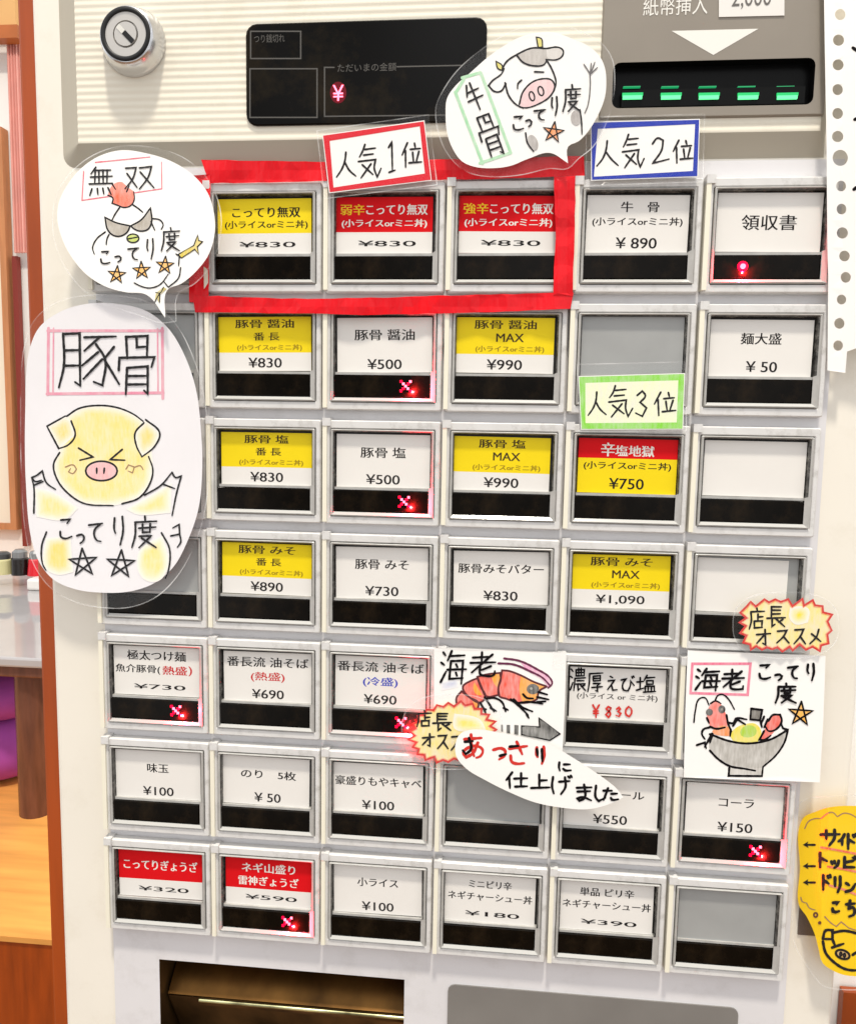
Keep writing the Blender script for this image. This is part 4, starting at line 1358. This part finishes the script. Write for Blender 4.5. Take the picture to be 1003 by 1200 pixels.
for q in ("650,218 740,262 825,292 772,325 758,378 740,390 660,400 640,320", "440,208 503,200 508,250 492,300 470,280", "330,262 352,300 385,352 350,352 320,300", "320,392 352,405 350,438 310,440"):
    S.fill(mb, q, yo)
for q in segs:
    S.stroke(mb, q, 1.3, mat('dark_maroon_pen', (0.10, 0.012, 0.015), 0.6), closed=True)
S.fill(mb, "640,115 760,172 850,232 865,270 840,298 790,240 700,185", pencil('e898c0', 0.55))
S.stroke(mb, "535,98 640,115 760,172 850,232 866,272 838,302;495,132 600,140 720,190 800,232 848,282", 1.5, mat('plum_pen', (0.12, 0.01, 0.05), 0.6))
S.fill(mb, ell(733, 310, 43, 36), pencil('2a2a26', 0.98))
S.fill(mb, ell(722, 306, 10, 9), pencil('9a9a90', 0.9))
S.stroke(mb, "400,365 430,410 465,465;440,440 480,462;415,375 470,372 520,400 545,465;530,440 562,455;370,405 405,470 408,500;345,465 375,445 410,450;580,380 640,430 700,490;600,380 660,435 730,465;690,485 705,510;665,345 690,370 735,375;640,405 700,398 800,412;770,330 832,348;762,365 842,382;760,400 820,395", 1.5, pen)
S.fill(mb, "655,565 780,572 775,510 920,620 850,665 790,652 655,625", pencil('3c3c3a', 0.9), smooth=False)
S.stroke(mb, "655,565 780,572 775,510 920,620 850,665 790,652 655,625", 0.9, pen, smooth=False, closed=True)
for q in ("514,556 526,556 526,605 514,602", "552,558 575,558 575,616 552,612", "605,558 634,560 632,626 605,622"):
    S.fill(mb, q, pencil('222222', 0.98), smooth=False)
mb.build('drawing', root)
mb = MB()
S.glyphs(mb, [('海', 92, 45, 272, 275), ('老', 300, 55, 478, 222)], 1.6, pen)
mb.build('lettering', root)
for q in ("38,12 148,16 146,95 40,90", "876,50 982,56 980,142 874,138"):
    P = S.L(q)
    mb = MB()
    V, F = tess(P)
    S.flat(mb, V, F, FILM, 0.0007)
    V, F = ribbon(P, 1.0, True)
    S.flat(mb, V, F, RIM, 0.00072)
    mb.build('clear_tape', root)

def burst(S, pts, label, chars, patch):
    Q = [tuple(float(t) for t in q.split(',')) for q in pts.split()]
    xa, xb, ya, yb_ = min(q[0] for q in Q), max(q[0] for q in Q), min(q[1] for q in Q), max(q[1] for q in Q)
    mg = 7 * S.sc
    oval = ' '.join('%.1f,%.1f' % ((xa + xb) / 2 + ((xb - xa) / 2 + mg) * math.copysign(abs(math.cos(t)) ** .75, math.cos(t)),
                                   (ya + yb_) / 2 + ((yb_ - ya) / 2 + mg) * math.copysign(abs(math.sin(t)) ** .75, math.sin(t))) for t in [2 * math.pi * i / 32 for i in range(32)])
    root = make_sign('starburst_sign', S, pts, label, 'sign', 'starburst recommendation signs', film=oval, sm=False, grid=10, pm=pencil('f9e27c', 0.62))
    mb = MB()
    S.fill(mb, patch, pencil('f6de30', 1.0, True))
    P = S.L(pts)
    I = offset_poly(P, -1.8)
    I2 = [(0.5 * (x + a), 0.5 * (y + b)) for (x, y), (a, b) in zip(I, P)]
    S.stroke(mb, I, 3.0, pencil('f08828', 0.75), smooth=False, closed=True, raw=True)
    S.stroke(mb, I2, 2.3, pencil('d01404', 1.2), smooth=False, closed=True, raw=True)
    mb.build('coloured_border', root)
    mb = MB()
    S.glyphs(mb, chars, 1.35, pen)
    mb.build('lettering', root)
    return root
# --- left starburst
pts = []
random.seed(11)
for k in range(46):
    a = 2 * math.pi * k / 46
    rr_ = 1.03 if k % 2 == 0 else 0.91
    rr_ *= random.uniform(0.96, 1.04)
    pts.append("%.1f,%.1f" % (203 + 172 * rr_ * math.cos(a) * (1.05 if math.cos(a) > 0 else 1), 168 + 122 * rr_ * math.sin(a) - 12 * math.cos(a)))
S = Sheet(0.0022, None, 3.459, 470, 810)
burst(S, ' '.join(pts), 'spiky red and yellow starburst partly covered by the long white speech bubble',
      [('店', 62, 80, 125, 145), ('長', 128, 88, 206, 160), ('オ', 84, 172, 138, 226), ('ス', 145, 174, 192, 236), ('ス', 200, 178, 245, 242), ('メ', 255, 182, 300, 245)],
      "215,90 320,115 345,160 260,165 215,150")
# --- right starburst
S = Sheet(0.0030, None, 8.358, 860, 690)
burst(S, "50,235 105,178 160,120 210,165 295,95 340,125 400,95 455,120 530,95 570,162 670,92 685,157 770,103 795,155 870,165 875,225 965,250 920,320 960,410 918,450 930,540 855,560 840,617 765,575 700,605 640,550 570,612 540,575 470,622 420,580 370,600 320,580 270,605 215,570 160,602 150,550 80,530 110,460 50,435 105,365 45,330 110,285",
      'spiky red and yellow starburst above the noodle bowl sign at the right',
      [('店', 143, 190, 302, 395), ('長', 318, 170, 502, 375), ('オ', 212, 398, 362, 558), ('ス', 408, 398, 542, 538), ('ス', 578, 383, 702, 548), ('メ', 733, 398, 852, 538)],
      "545,185 660,170 730,200 720,330 600,350 540,290")
# --- long white bubble
S = Sheet(lambda x, y: 0.0036 + 0.0016 * ((x - 630) / 90) ** 2, None, 3.459, 470, 810)
root = make_sign('speech_bubble_sign', S, "225,195 245,168 310,155 400,168 500,188 600,215 700,272 800,338 870,392 900,430 850,455 760,478 650,472 540,450 440,410 340,360 262,312 222,260",
          'long white speech-bubble strip lettered in black and red, slanting across the buttons', 'sign', film=None)
mb = MB()
S.glyphs(mb, [('あ', 245, 175, 335, 272), ('っ', 368, 215, 432, 280), ('さ', 430, 205, 515, 296), ('り', 538, 225, 590, 296)], 2.1, pen_red)
S.stroke(mb, "258,205 290,202;275,190 283,235 262,255 250,240;440,225 475,222;550,235 553,262;570,235 572,285;400,262 425,255", 1.9, pen)
S.glyphs(mb, [('に', 632, 285, 690, 325), ('仕', 422, 328, 512, 392), ('上', 525, 338, 602, 396), ('げ', 605, 345, 690, 418), ('ま', 703, 378, 778, 447), ('し', 775, 383, 832, 447), ('た', 815, 393, 880, 442)], 1.7, pen)
mb.build('lettering', root)

# --- noodle bowl sign
S = Sheet(lambda x, y: 0.0012 + 0.0005 * ((x - 885) / 80) ** 2, None, 5.9, 800, 760)
root = make_sign('noodle_bowl_sign', S, "32,12 500,32 985,50 970,480 945,925 470,908 5,890 15,450", 'square paper sign with two shrimps leaning in a grey noodle bowl', 'sign', film=None, sm=False)
mb = MB()
pk2 = pencil('e86a8c', 0.95)
S.stroke(mb, "65,105 466,105 446,320 52,308", 3.0, pk2, smooth=False, closed=True)
S.fill(mb, "185,592 320,640 450,656 600,630 725,560 700,650 640,740 550,820 430,832 320,812 240,760 185,700", pencil('a8a49c', 0.7))
S.fill(mb, "325,822 550,825 545,880 318,878", pencil('b8b4ac', 0.6), smooth=False)
S.fill(mb, "330,590 370,545 430,522 500,520 540,570 520,640 420,650 340,632", pencil('e8d838', 0.9))
S.fill(mb, "400,560 450,530 500,545 505,590 450,615 400,600", pencil('a8cc20', 0.95))
S.fill(mb, "470,415 547,425 532,497 465,490", pencil('5a544c', 0.95), smooth=False)
S.fill(mb, "165,480 182,400 225,362 262,385 285,430 300,460 310,510 290,555 210,560 175,510", pencil('ee6a5c', 0.9))
S.fill(mb, "200,572 255,535 310,540 332,575 325,606 260,602 215,592", pencil('f08a38', 0.9))
S.fill(mb, "590,500 620,460 670,458 682,500 640,560 605,602 560,632 528,630 560,570", pencil('e8503c', 0.95))
S.stroke(mb, "590,500 620,460 670,458 682,500 640,560 590,570 570,540;560,570 528,630 560,632 605,602;185,592 320,640 450,656 600,630 725,562 700,650 640,740 550,820;185,705 240,762 320,812 430,832 500,845;320,820 315,880 545,882 552,822;720,560 690,550 680,520;185,545 140,560 130,590 150,625;330,560 325,606;300,460 312,520 335,575;185,540 230,555 290,545;165,480 180,515", 1.5, pen)
S.stroke(mb, "75,510 85,430 110,350 150,340 180,392;222,360 240,325 275,318 310,345 355,420;190,380 225,362 262,380", 1.1, pen)
S.stroke(mb, "310,512 350,515 365,485 440,490;345,535 375,490 430,525;200,588 172,640 150,680;205,592 185,650;95,668 150,650 160,690;470,415 547,425 532,497 465,490 470,415;535,500 545,545;560,470 540,520;585,490 560,545", 1.5, pen)
S.fill(mb, ell(182, 440, 24, 24), pencil('20201e', 0.98))
S.fill(mb, ell(268, 420, 25, 27), pencil('20201e', 0.98))
S.fill(mb, ell(268, 420, 8, 9), pencil('807a70', 0.9))
a, b = star(812, 452, 86, 4)
S.fill(mb, b, pencil('f7b010', 0.98), smooth=False)
S.stroke(mb, a, 1.3, pen, smooth=False, taper=False)
mb.build('drawing', root)
mb = MB()
S.glyphs(mb, [('海', 82, 138, 258, 292), ('老', 270, 145, 425, 288), ('こ', 515, 105, 612, 218), ('っ', 632, 165, 692, 222), ('て', 722, 118, 802, 212), ('り', 848, 105, 918, 222), ('度', 635, 242, 788, 375)], 1.7, pen)
mb.build('lettering', root)

# --- yellow cloud sign at the right edge, folded round a crease
def hcloud(x, y):
    xc = 971 - (y - 940) * 0.062
    return 0.0034 - 0.00012 * (math.sqrt((x - xc) ** 2 + 16) - (x - xc)) - 0.00003 * (x - xc)
S = Sheet(hcloud, None, 4.444, 930, 930)
yellow_paper = mat('yellow_paper', (0.93, 0.60, 0.0), 0.55, 0.25, mottle=0.03, scale=40)
root = make_sign('yellow_cloud_sign', S, "45,130 110,95 190,70 330,64 480,75 600,110 680,200 720,400 700,600 640,760 540,880 420,945 330,952 250,942 190,915 150,885 125,800 110,740 65,640 25,580 30,400",
          'yellow cloud-shaped sign with arrows and a sleepy pig, at the right edge', 'sign', film="5,100 40,40 190,15 330,8 500,20 660,70 750,200 780,420 750,640 680,820 560,950 430,1010 320,1022 200,1015 150,1000 70,900 5,790 -5,500", pm=yellow_paper)
mb = MB()
S.stroke(mb, "55,182 75,145 110,130 140,130;140,130 170,105 200,97 225,120;225,120 260,102 290,106 330,128;330,128 380,110 430,130;35,540 42,562 65,570;65,570 80,596 110,606;160,640 190,672 220,692;220,692 245,668 285,700;285,700 330,712 370,700", 0.8, pen_brown)
for yy in (267, 378, 463):
    S.stroke(mb, "108,%d 60,%d" % (yy, yy), 1.5, pen)
    S.fill(mb, [(45, yy), (74, yy - 18), (68, yy), (76, yy + 17)], pen, smooth=False)
S.stroke(mb, ell(112, 632, 9, 11), 1.2, mat('sepia_pen', (0.12, 0.03, 0.01), .6), closed=True)
S.fill(mb, ell(133, 673, 9, 9), mat('sepia_pen', (0.12, 0.03, 0.01), .6))
S.stroke(mb, "150,755 165,713 200,712 200,758 147,757;150,770 165,830 210,880 270,915 340,918 400,890;200,725 260,715 330,730 390,760;200,760 215,795;198,802 258,782;305,840 335,820 350,850", 1.9, pen)
S.fill(mb, ell(253, 838, 36, 21, 20), pencil('c09018', 0.9))
S.stroke(mb, ell(253, 838, 37, 22, 20), 1.6, pen, closed=True)
S.stroke(mb, ell(243, 836, 5, 10), 1.2, pen, closed=True)
S.stroke(mb, ell(262, 842, 5, 10), 1.2, pen, closed=True)
orng = pencil('e85a10', 0.98)
for q in ("140,280 200,290 330,315 380,325", "175,380 240,390 330,408 380,415", "185,478 260,500 330,528 380,545"):
    S.stroke(mb, q, 2.4, orng, taper=False)
mb.build('drawing', root)
mb = MB()
S.glyphs(mb, [('サ', 138, 188, 238, 272), ('イ', 230, 212, 268, 268), ('ド', 265, 212, 330, 288), ('ト', 115, 308, 180, 384), ('ッ', 190, 340, 238, 388), ('ピ', 248, 328, 322, 392), ('ド', 138, 425, 195, 500), ('リ', 202, 432, 252, 515), ('ン', 265, 458, 322, 516), ('こ', 195, 562, 238, 622), ('ち', 268, 558, 322, 642)], 2.2, pen)
mb.build('lettering', root)

# --- sheet torn from a spiral notebook, upper right
S = Sheet(lambda x, y: 0.0008 + 0.0022 * math.exp(-((y - 60) / 260) ** 2) + 0.00004 * max(0, x - 985), None)
holes = [(984, 17, 6.3), (982, 47, 6.3), (981.5, 76, 6.2), (981, 105, 6.2), (981, 133, 6.2), (981, 160, 6.3), (984, 185, 9), (985, 218, 6), (985.5, 245, 6), (986.5, 273, 6.3), (989, 300, 6), (990.5, 325, 6), (985.5, 351, 5.5), (983, 379, 6), (981.5, 405, 5.8), (984, -13, 6.2), (984, -42, 6.2)]
HL = [ell(x, y, r * random.uniform(.95, 1.05), r * 1.05, n=18) for x, y, r in holes]
outline = [(964, -70), (966, 60), (968, 170), (969, 290), (970, 325), (969, 434), (990, 437), (992, 412), (1003, 408), (1060, 405), (1062, 150), (1060, -70)]
b0 = S.to3((1010, 420))
root = thing('notebook_sheet', b0, 'white sheet torn from a spiral notebook, row of punched holes along its edge', 'paper')
mb = MB()
S.slab(mb, outline, paper, holes=HL, grid=16, thick=0.0002)
mb.build('paper', root)
mb = MB()
S.stroke(mb, "999,56 1004,60 1010,70;1000,222 1005,219 1012,224;1001,140 1006,138", 2.2, pen)
mb.build('handwriting', root)

# ------------------------------------------------------------------ what shows left of the machine
# low table: top, leg
YT = 1.0
brown_m = mat('table_leg_metal', (0.16, 0.065, 0.04), 0.25, 0.5, metal=0.3, mottle=0.3, scale=14, stretch=(6, 6, 1))
tt = bgpt(30, 774, YT - 0.06)
table = thing('low_table', (tt.x - 0.3, YT + 0.3, zf), 'low dining table with a glossy pale top and a brown leg, behind the machine', 'table')
YC_END = YT
while bgpt(20, 692, YC_END).z > tt.z + 0.004:
    YC_END += 0.005
YC_END += 0.25
gloss_top = mat('glossy_table_top', (0.42, 0.40, 0.40), 0.05, 0.8, mottle=0.1, scale=4)
mb = MB()
mb.box((-1.6, YT - 0.06, tt.z - 0.014), (bgpt(54, 770, YT - 0.06).x, YC_END, tt.z + 0.004), gloss_top)
mb.build('table_top', table, bevel=0.004)
mb = MB()
mb.box((-1.59, YT - 0.05, tt.z - 0.035), (bgpt(52, 780, YT - 0.05).x, YC_END - 0.01, tt.z - 0.014), brown_m)
mb.build('table_edge', table, bevel=0.003)
mb = MB()
l0, l1 = bgpt(17, 720, YT), bgpt(53, 720, YT)
cx, rr_ = (l0.x + l1.x) / 2, (l1.x - l0.x) / 2
lathe(mb, Vector((0, 0, 0)), [(rr_, 0), (rr_, 1)], brown_m, n=28, cap=False)
mb.v = [Vector((cx + v.x, YT + v.z, zf + v.y * (tt.z - 0.03 - zf))) for v in mb.v]
mb.build('leg', table, smooth=True)

# white tray with condiments on the table
YC = 1.0
while bgpt(20, 692, YC).z > tt.z + 0.004:
    YC += 0.005
tray_z = tt.z + 0.004
a = bgpt(48, 676, YC)
tray_ = MB()
zt_top = bgpt(20, 678, YC).z
tray_.box((-1.0, YC, tray_z), (a.x, YC + 0.16, max(zt_top, tray_z + 0.02)), mat('white_shelf', (0.78, 0.76, 0.72), 0.3, 0.4))
zt_top = max(zt_top, tray_z + 0.02)
o = tray_.build('condiment_shelf', origin=Vector((-0.6, YC + 0.08, tray_z)), bevel=0.006)
tag(o, 'white condiment shelf standing on the low table', 'shelf')
def jar(px0, px1, py_top, colour, lid, label, name='condiment_jar', taper=1.0):
    x0, x1 = bgpt(px0, 680, YC + 0.03).x, bgpt(px1, 680, YC + 0.03).x
    ztop = bgpt((px0 + px1) / 2, py_top, YC + 0.03).z
    r = (x1 - x0) / 2
    c = Vector(((x0 + x1) / 2, 0, 0))
    yc = YC + 0.03 + r
    H = ztop - zt_top
    root = thing(name, (c.x, yc, zt_top), label, 'jar', 'condiments on the shelf')
    mb = MB()
    lathe(mb, Vector((0, 0, 0)), [(r, 0), (r * taper, H * 0.62), (r * 0.8 * taper, H * 0.70)], colour, n=24)
    mb.v = [Vector((c.x + v.x, yc + v.z, zt_top + v.y)) for v in mb.v]
    mb.build('container', root, smooth=False)
    mb = MB()
    lathe(mb, Vector((0, 0, 0)), [(r * 0.85 * taper, H * 0.66), (r * 0.85 * taper, H * 0.9), (r * 0.5, H)], lid, n=24)
    mb.v = [Vector((c.x + v.x, yc + v.z, zt_top + v.y)) for v in mb.v]
    mb.build('lid', root, smooth=False)
lid_g = mat('grey_jar_lid', (0.25, 0.25, 0.25), 0.3, 0.5, metal=0.5)
jar(-12, 8, 648, mat('pale_yellow_sauce', (0.6, 0.55, 0.28), 0.2), mat('dark_lid', (0.05, 0.05, 0.05), 0.3), 'jar of pale yellow seasoning left of the black jar')
jar(9.5, 28, 645, mat('soy_black', (0.01, 0.007, 0.006), 0.15), lid_g, 'black soy jar with a grey lid between two other jars')
jar(28.5, 46, 647, mat('red_sauce', (0.62, 0.01, 0.02), 0.25), lid_g, 'red seasoning jar right of the black one', taper=0.8)

# cushions
cush_m = mat('purple_velvet', (0.36, 0.07, 0.34), 0.8, 0.2, mottle=0.3, scale=10)
def cushion(py_mid, py_top, label):
    YQ = YT + 0.035
    zm, ztp = bgpt(5, py_mid, YQ).z, bgpt(5, py_top, YQ).z
    xr_ = bgpt(21, py_mid, YQ).x
    hh = ztp - zm
    L_ = 0.34
    cx = xr_ - L_ / 2
    mb = MB()
    lps = []
    for k in range(1, 12):
        a = math.pi * k / 12
        s = math.sin(a) ** 0.55
        lps.append([(cx + L_ / 2 * s * math.copysign(abs(math.cos(t)) ** 0.6, math.cos(t)), YQ + 0.17 + 0.17 * s * math.copysign(abs(math.sin(t)) ** 0.6, math.sin(t)), zm + hh * math.cos(a)) for t in [2 * math.pi * i / 36 for i in range(36)]])
    mb.loops(lps[::-1], cush_m, cap_last=True, cap_first=True)
    o = mb.build('floor_cushion', origin=Vector((cx, YQ + 0.17, zm - hh)), smooth=True)
    tag(o, label, 'cushion', 'purple floor cushions under the table')
cushion(832, 797, 'purple floor cushion on top of the pile under the low table')
cushion(896, 850, 'purple floor cushion at the bottom of the pile under the low table')

# window with curtain, poster frame on the back wall
oran = mat('window_wood', (0.42, 0.12, 0.03), 0.4, 0.3, mottle=0.2, scale=9)
tan = mat('tan_plaster', (0.72, 0.42, 0.17), 0.7, 0.2, mottle=0.06, scale=5)
def facade(name, px0, py0, px1, py1, y, d, m, label, cat):
    mb = MB()
    bgbox(mb, px0, py0, px1, py1, y, d, m)
    lo = Vector((min(v.x for v in mb.v), y, min(v.z for v in mb.v)))
    o = mb.build(name, origin=lo)
    tag(o, label, cat)
    return o
facade('roll_blind', -60, -80, 19, 30, YW - 0.06, 0.02, tan, 'tan roll blind hanging above the brown curtain rail', 'blind')
facade('curtain_rail', -60, 31, 21, 44, YW - 0.10, 0.04, oran, 'dark brown wooden rail below the tan blind', 'rail')
cm = mat('pink_curtain_cloth', (0.82, 0.42, 0.36), 0.8, 0.2, mottle=0.12, scale=8)
mb = MB()
p0, p1 = bgpt(8, 48, YW - 0.05), bgpt(32, 296, YW - 0.05)
n = 26
for k in range(n):
    xa, xb = p0.x + (p1.x - p0.x) * k / n, p0.x + (p1.x - p0.x) * (k + 1) / n
    ya, yb2 = YW - 0.05 + 0.008 * math.sin(k * 1.1), YW - 0.05 + 0.008 * math.sin((k + 1) * 1.1)
    mb.poly([(xa, ya, p1.z), (xb, yb2, p1.z), (xb, yb2, p0.z), (xa, ya, p0.z)], cm)
    mb.poly([(xa, ya + 0.004, p1.z), (xa, ya + 0.004, p0.z), (xb, yb2 + 0.004, p0.z), (xb, yb2 + 0.004, p1.z)], cm)
o = mb.build('pink_curtain', origin=Vector((p0.x, YW - 0.05, p1.z)), smooth=True)
tag(o, 'narrow pink curtain panel on the white wall beside the wooden post', 'curtain')
facade('wall_batten', 20, 300, 27, 640, YW - 0.03, 0.02, mat('dark_red_slat', (0.22, 0.03, 0.02), 0.5, 0.3), 'thin dark red upright batten on the white wall below the pink curtain', 'batten')
pf = thing('wooden_screen_frame', bgpt(-15, 620, YW - 0.03), 'tall paper screen in a light brown wooden frame on the back wall', 'screen')
lightwood = mat('light_brown_wood', (0.52, 0.22, 0.09), 0.45, 0.3, mottle=0.15, scale=8, stretch=(8, 8, 1))
mb = MB()
a, b = bgpt(-90, 150, YW - 0.04), bgpt(20, 621, YW - 0.04)
tw = (bgpt(20, 600, YW - 0.04) - bgpt(13, 600, YW - 0.04)).x
mb.box((b.x - tw, YW - 0.04, b.z), (b.x, YW - 0.005, a.z), lightwood)
mb.box((a.x, YW - 0.04, b.z), (b.x - tw, YW - 0.005, b.z + tw), lightwood)
mb.build('frame', pf)
mb = MB()
mb.box((a.x, YW - 0.025, b.z + tw), (b.x - tw, YW - 0.006, a.z), mat('screen_paper', (0.80, 0.72, 0.58), 0.7))
mb.build('paper_panel', pf)

# right of the machine: white jamb and brown board
jx = XR + 0.0015
mb = MB()
mb.box((jx, 0.02, FLOOR), (jx + 0.0040, 0.30, 0.4), mat('white_jamb', (0.80, 0.79, 0.77), 0.5))
o = mb.build('wall_trim', origin=Vector((jx, 0.16, FLOOR)))
tag(o, 'thin white wall trim along the right side of the ticket machine', 'trim')
mb = MB()
c0 = unp(988, 1163, -0.03)
mb.box((c0.x, 0.03, FLOOR), (c0.x + 0.5, 0.034, c0.z), wood_dark)
o = mb.build('wooden_board', origin=Vector((c0.x + 0.25, 0.04, FLOOR)))
tag(o, 'red-brown wooden board right of the ticket machine, below the yellow sign', 'board')
mb = MB()
mb.box((c0.x - 0.004, 0.035, FLOOR), (c0.x + 0.6, 0.06, 0.5), wall_white)
o = mb.build('wall_return', None)
o['kind'] = 'structure'
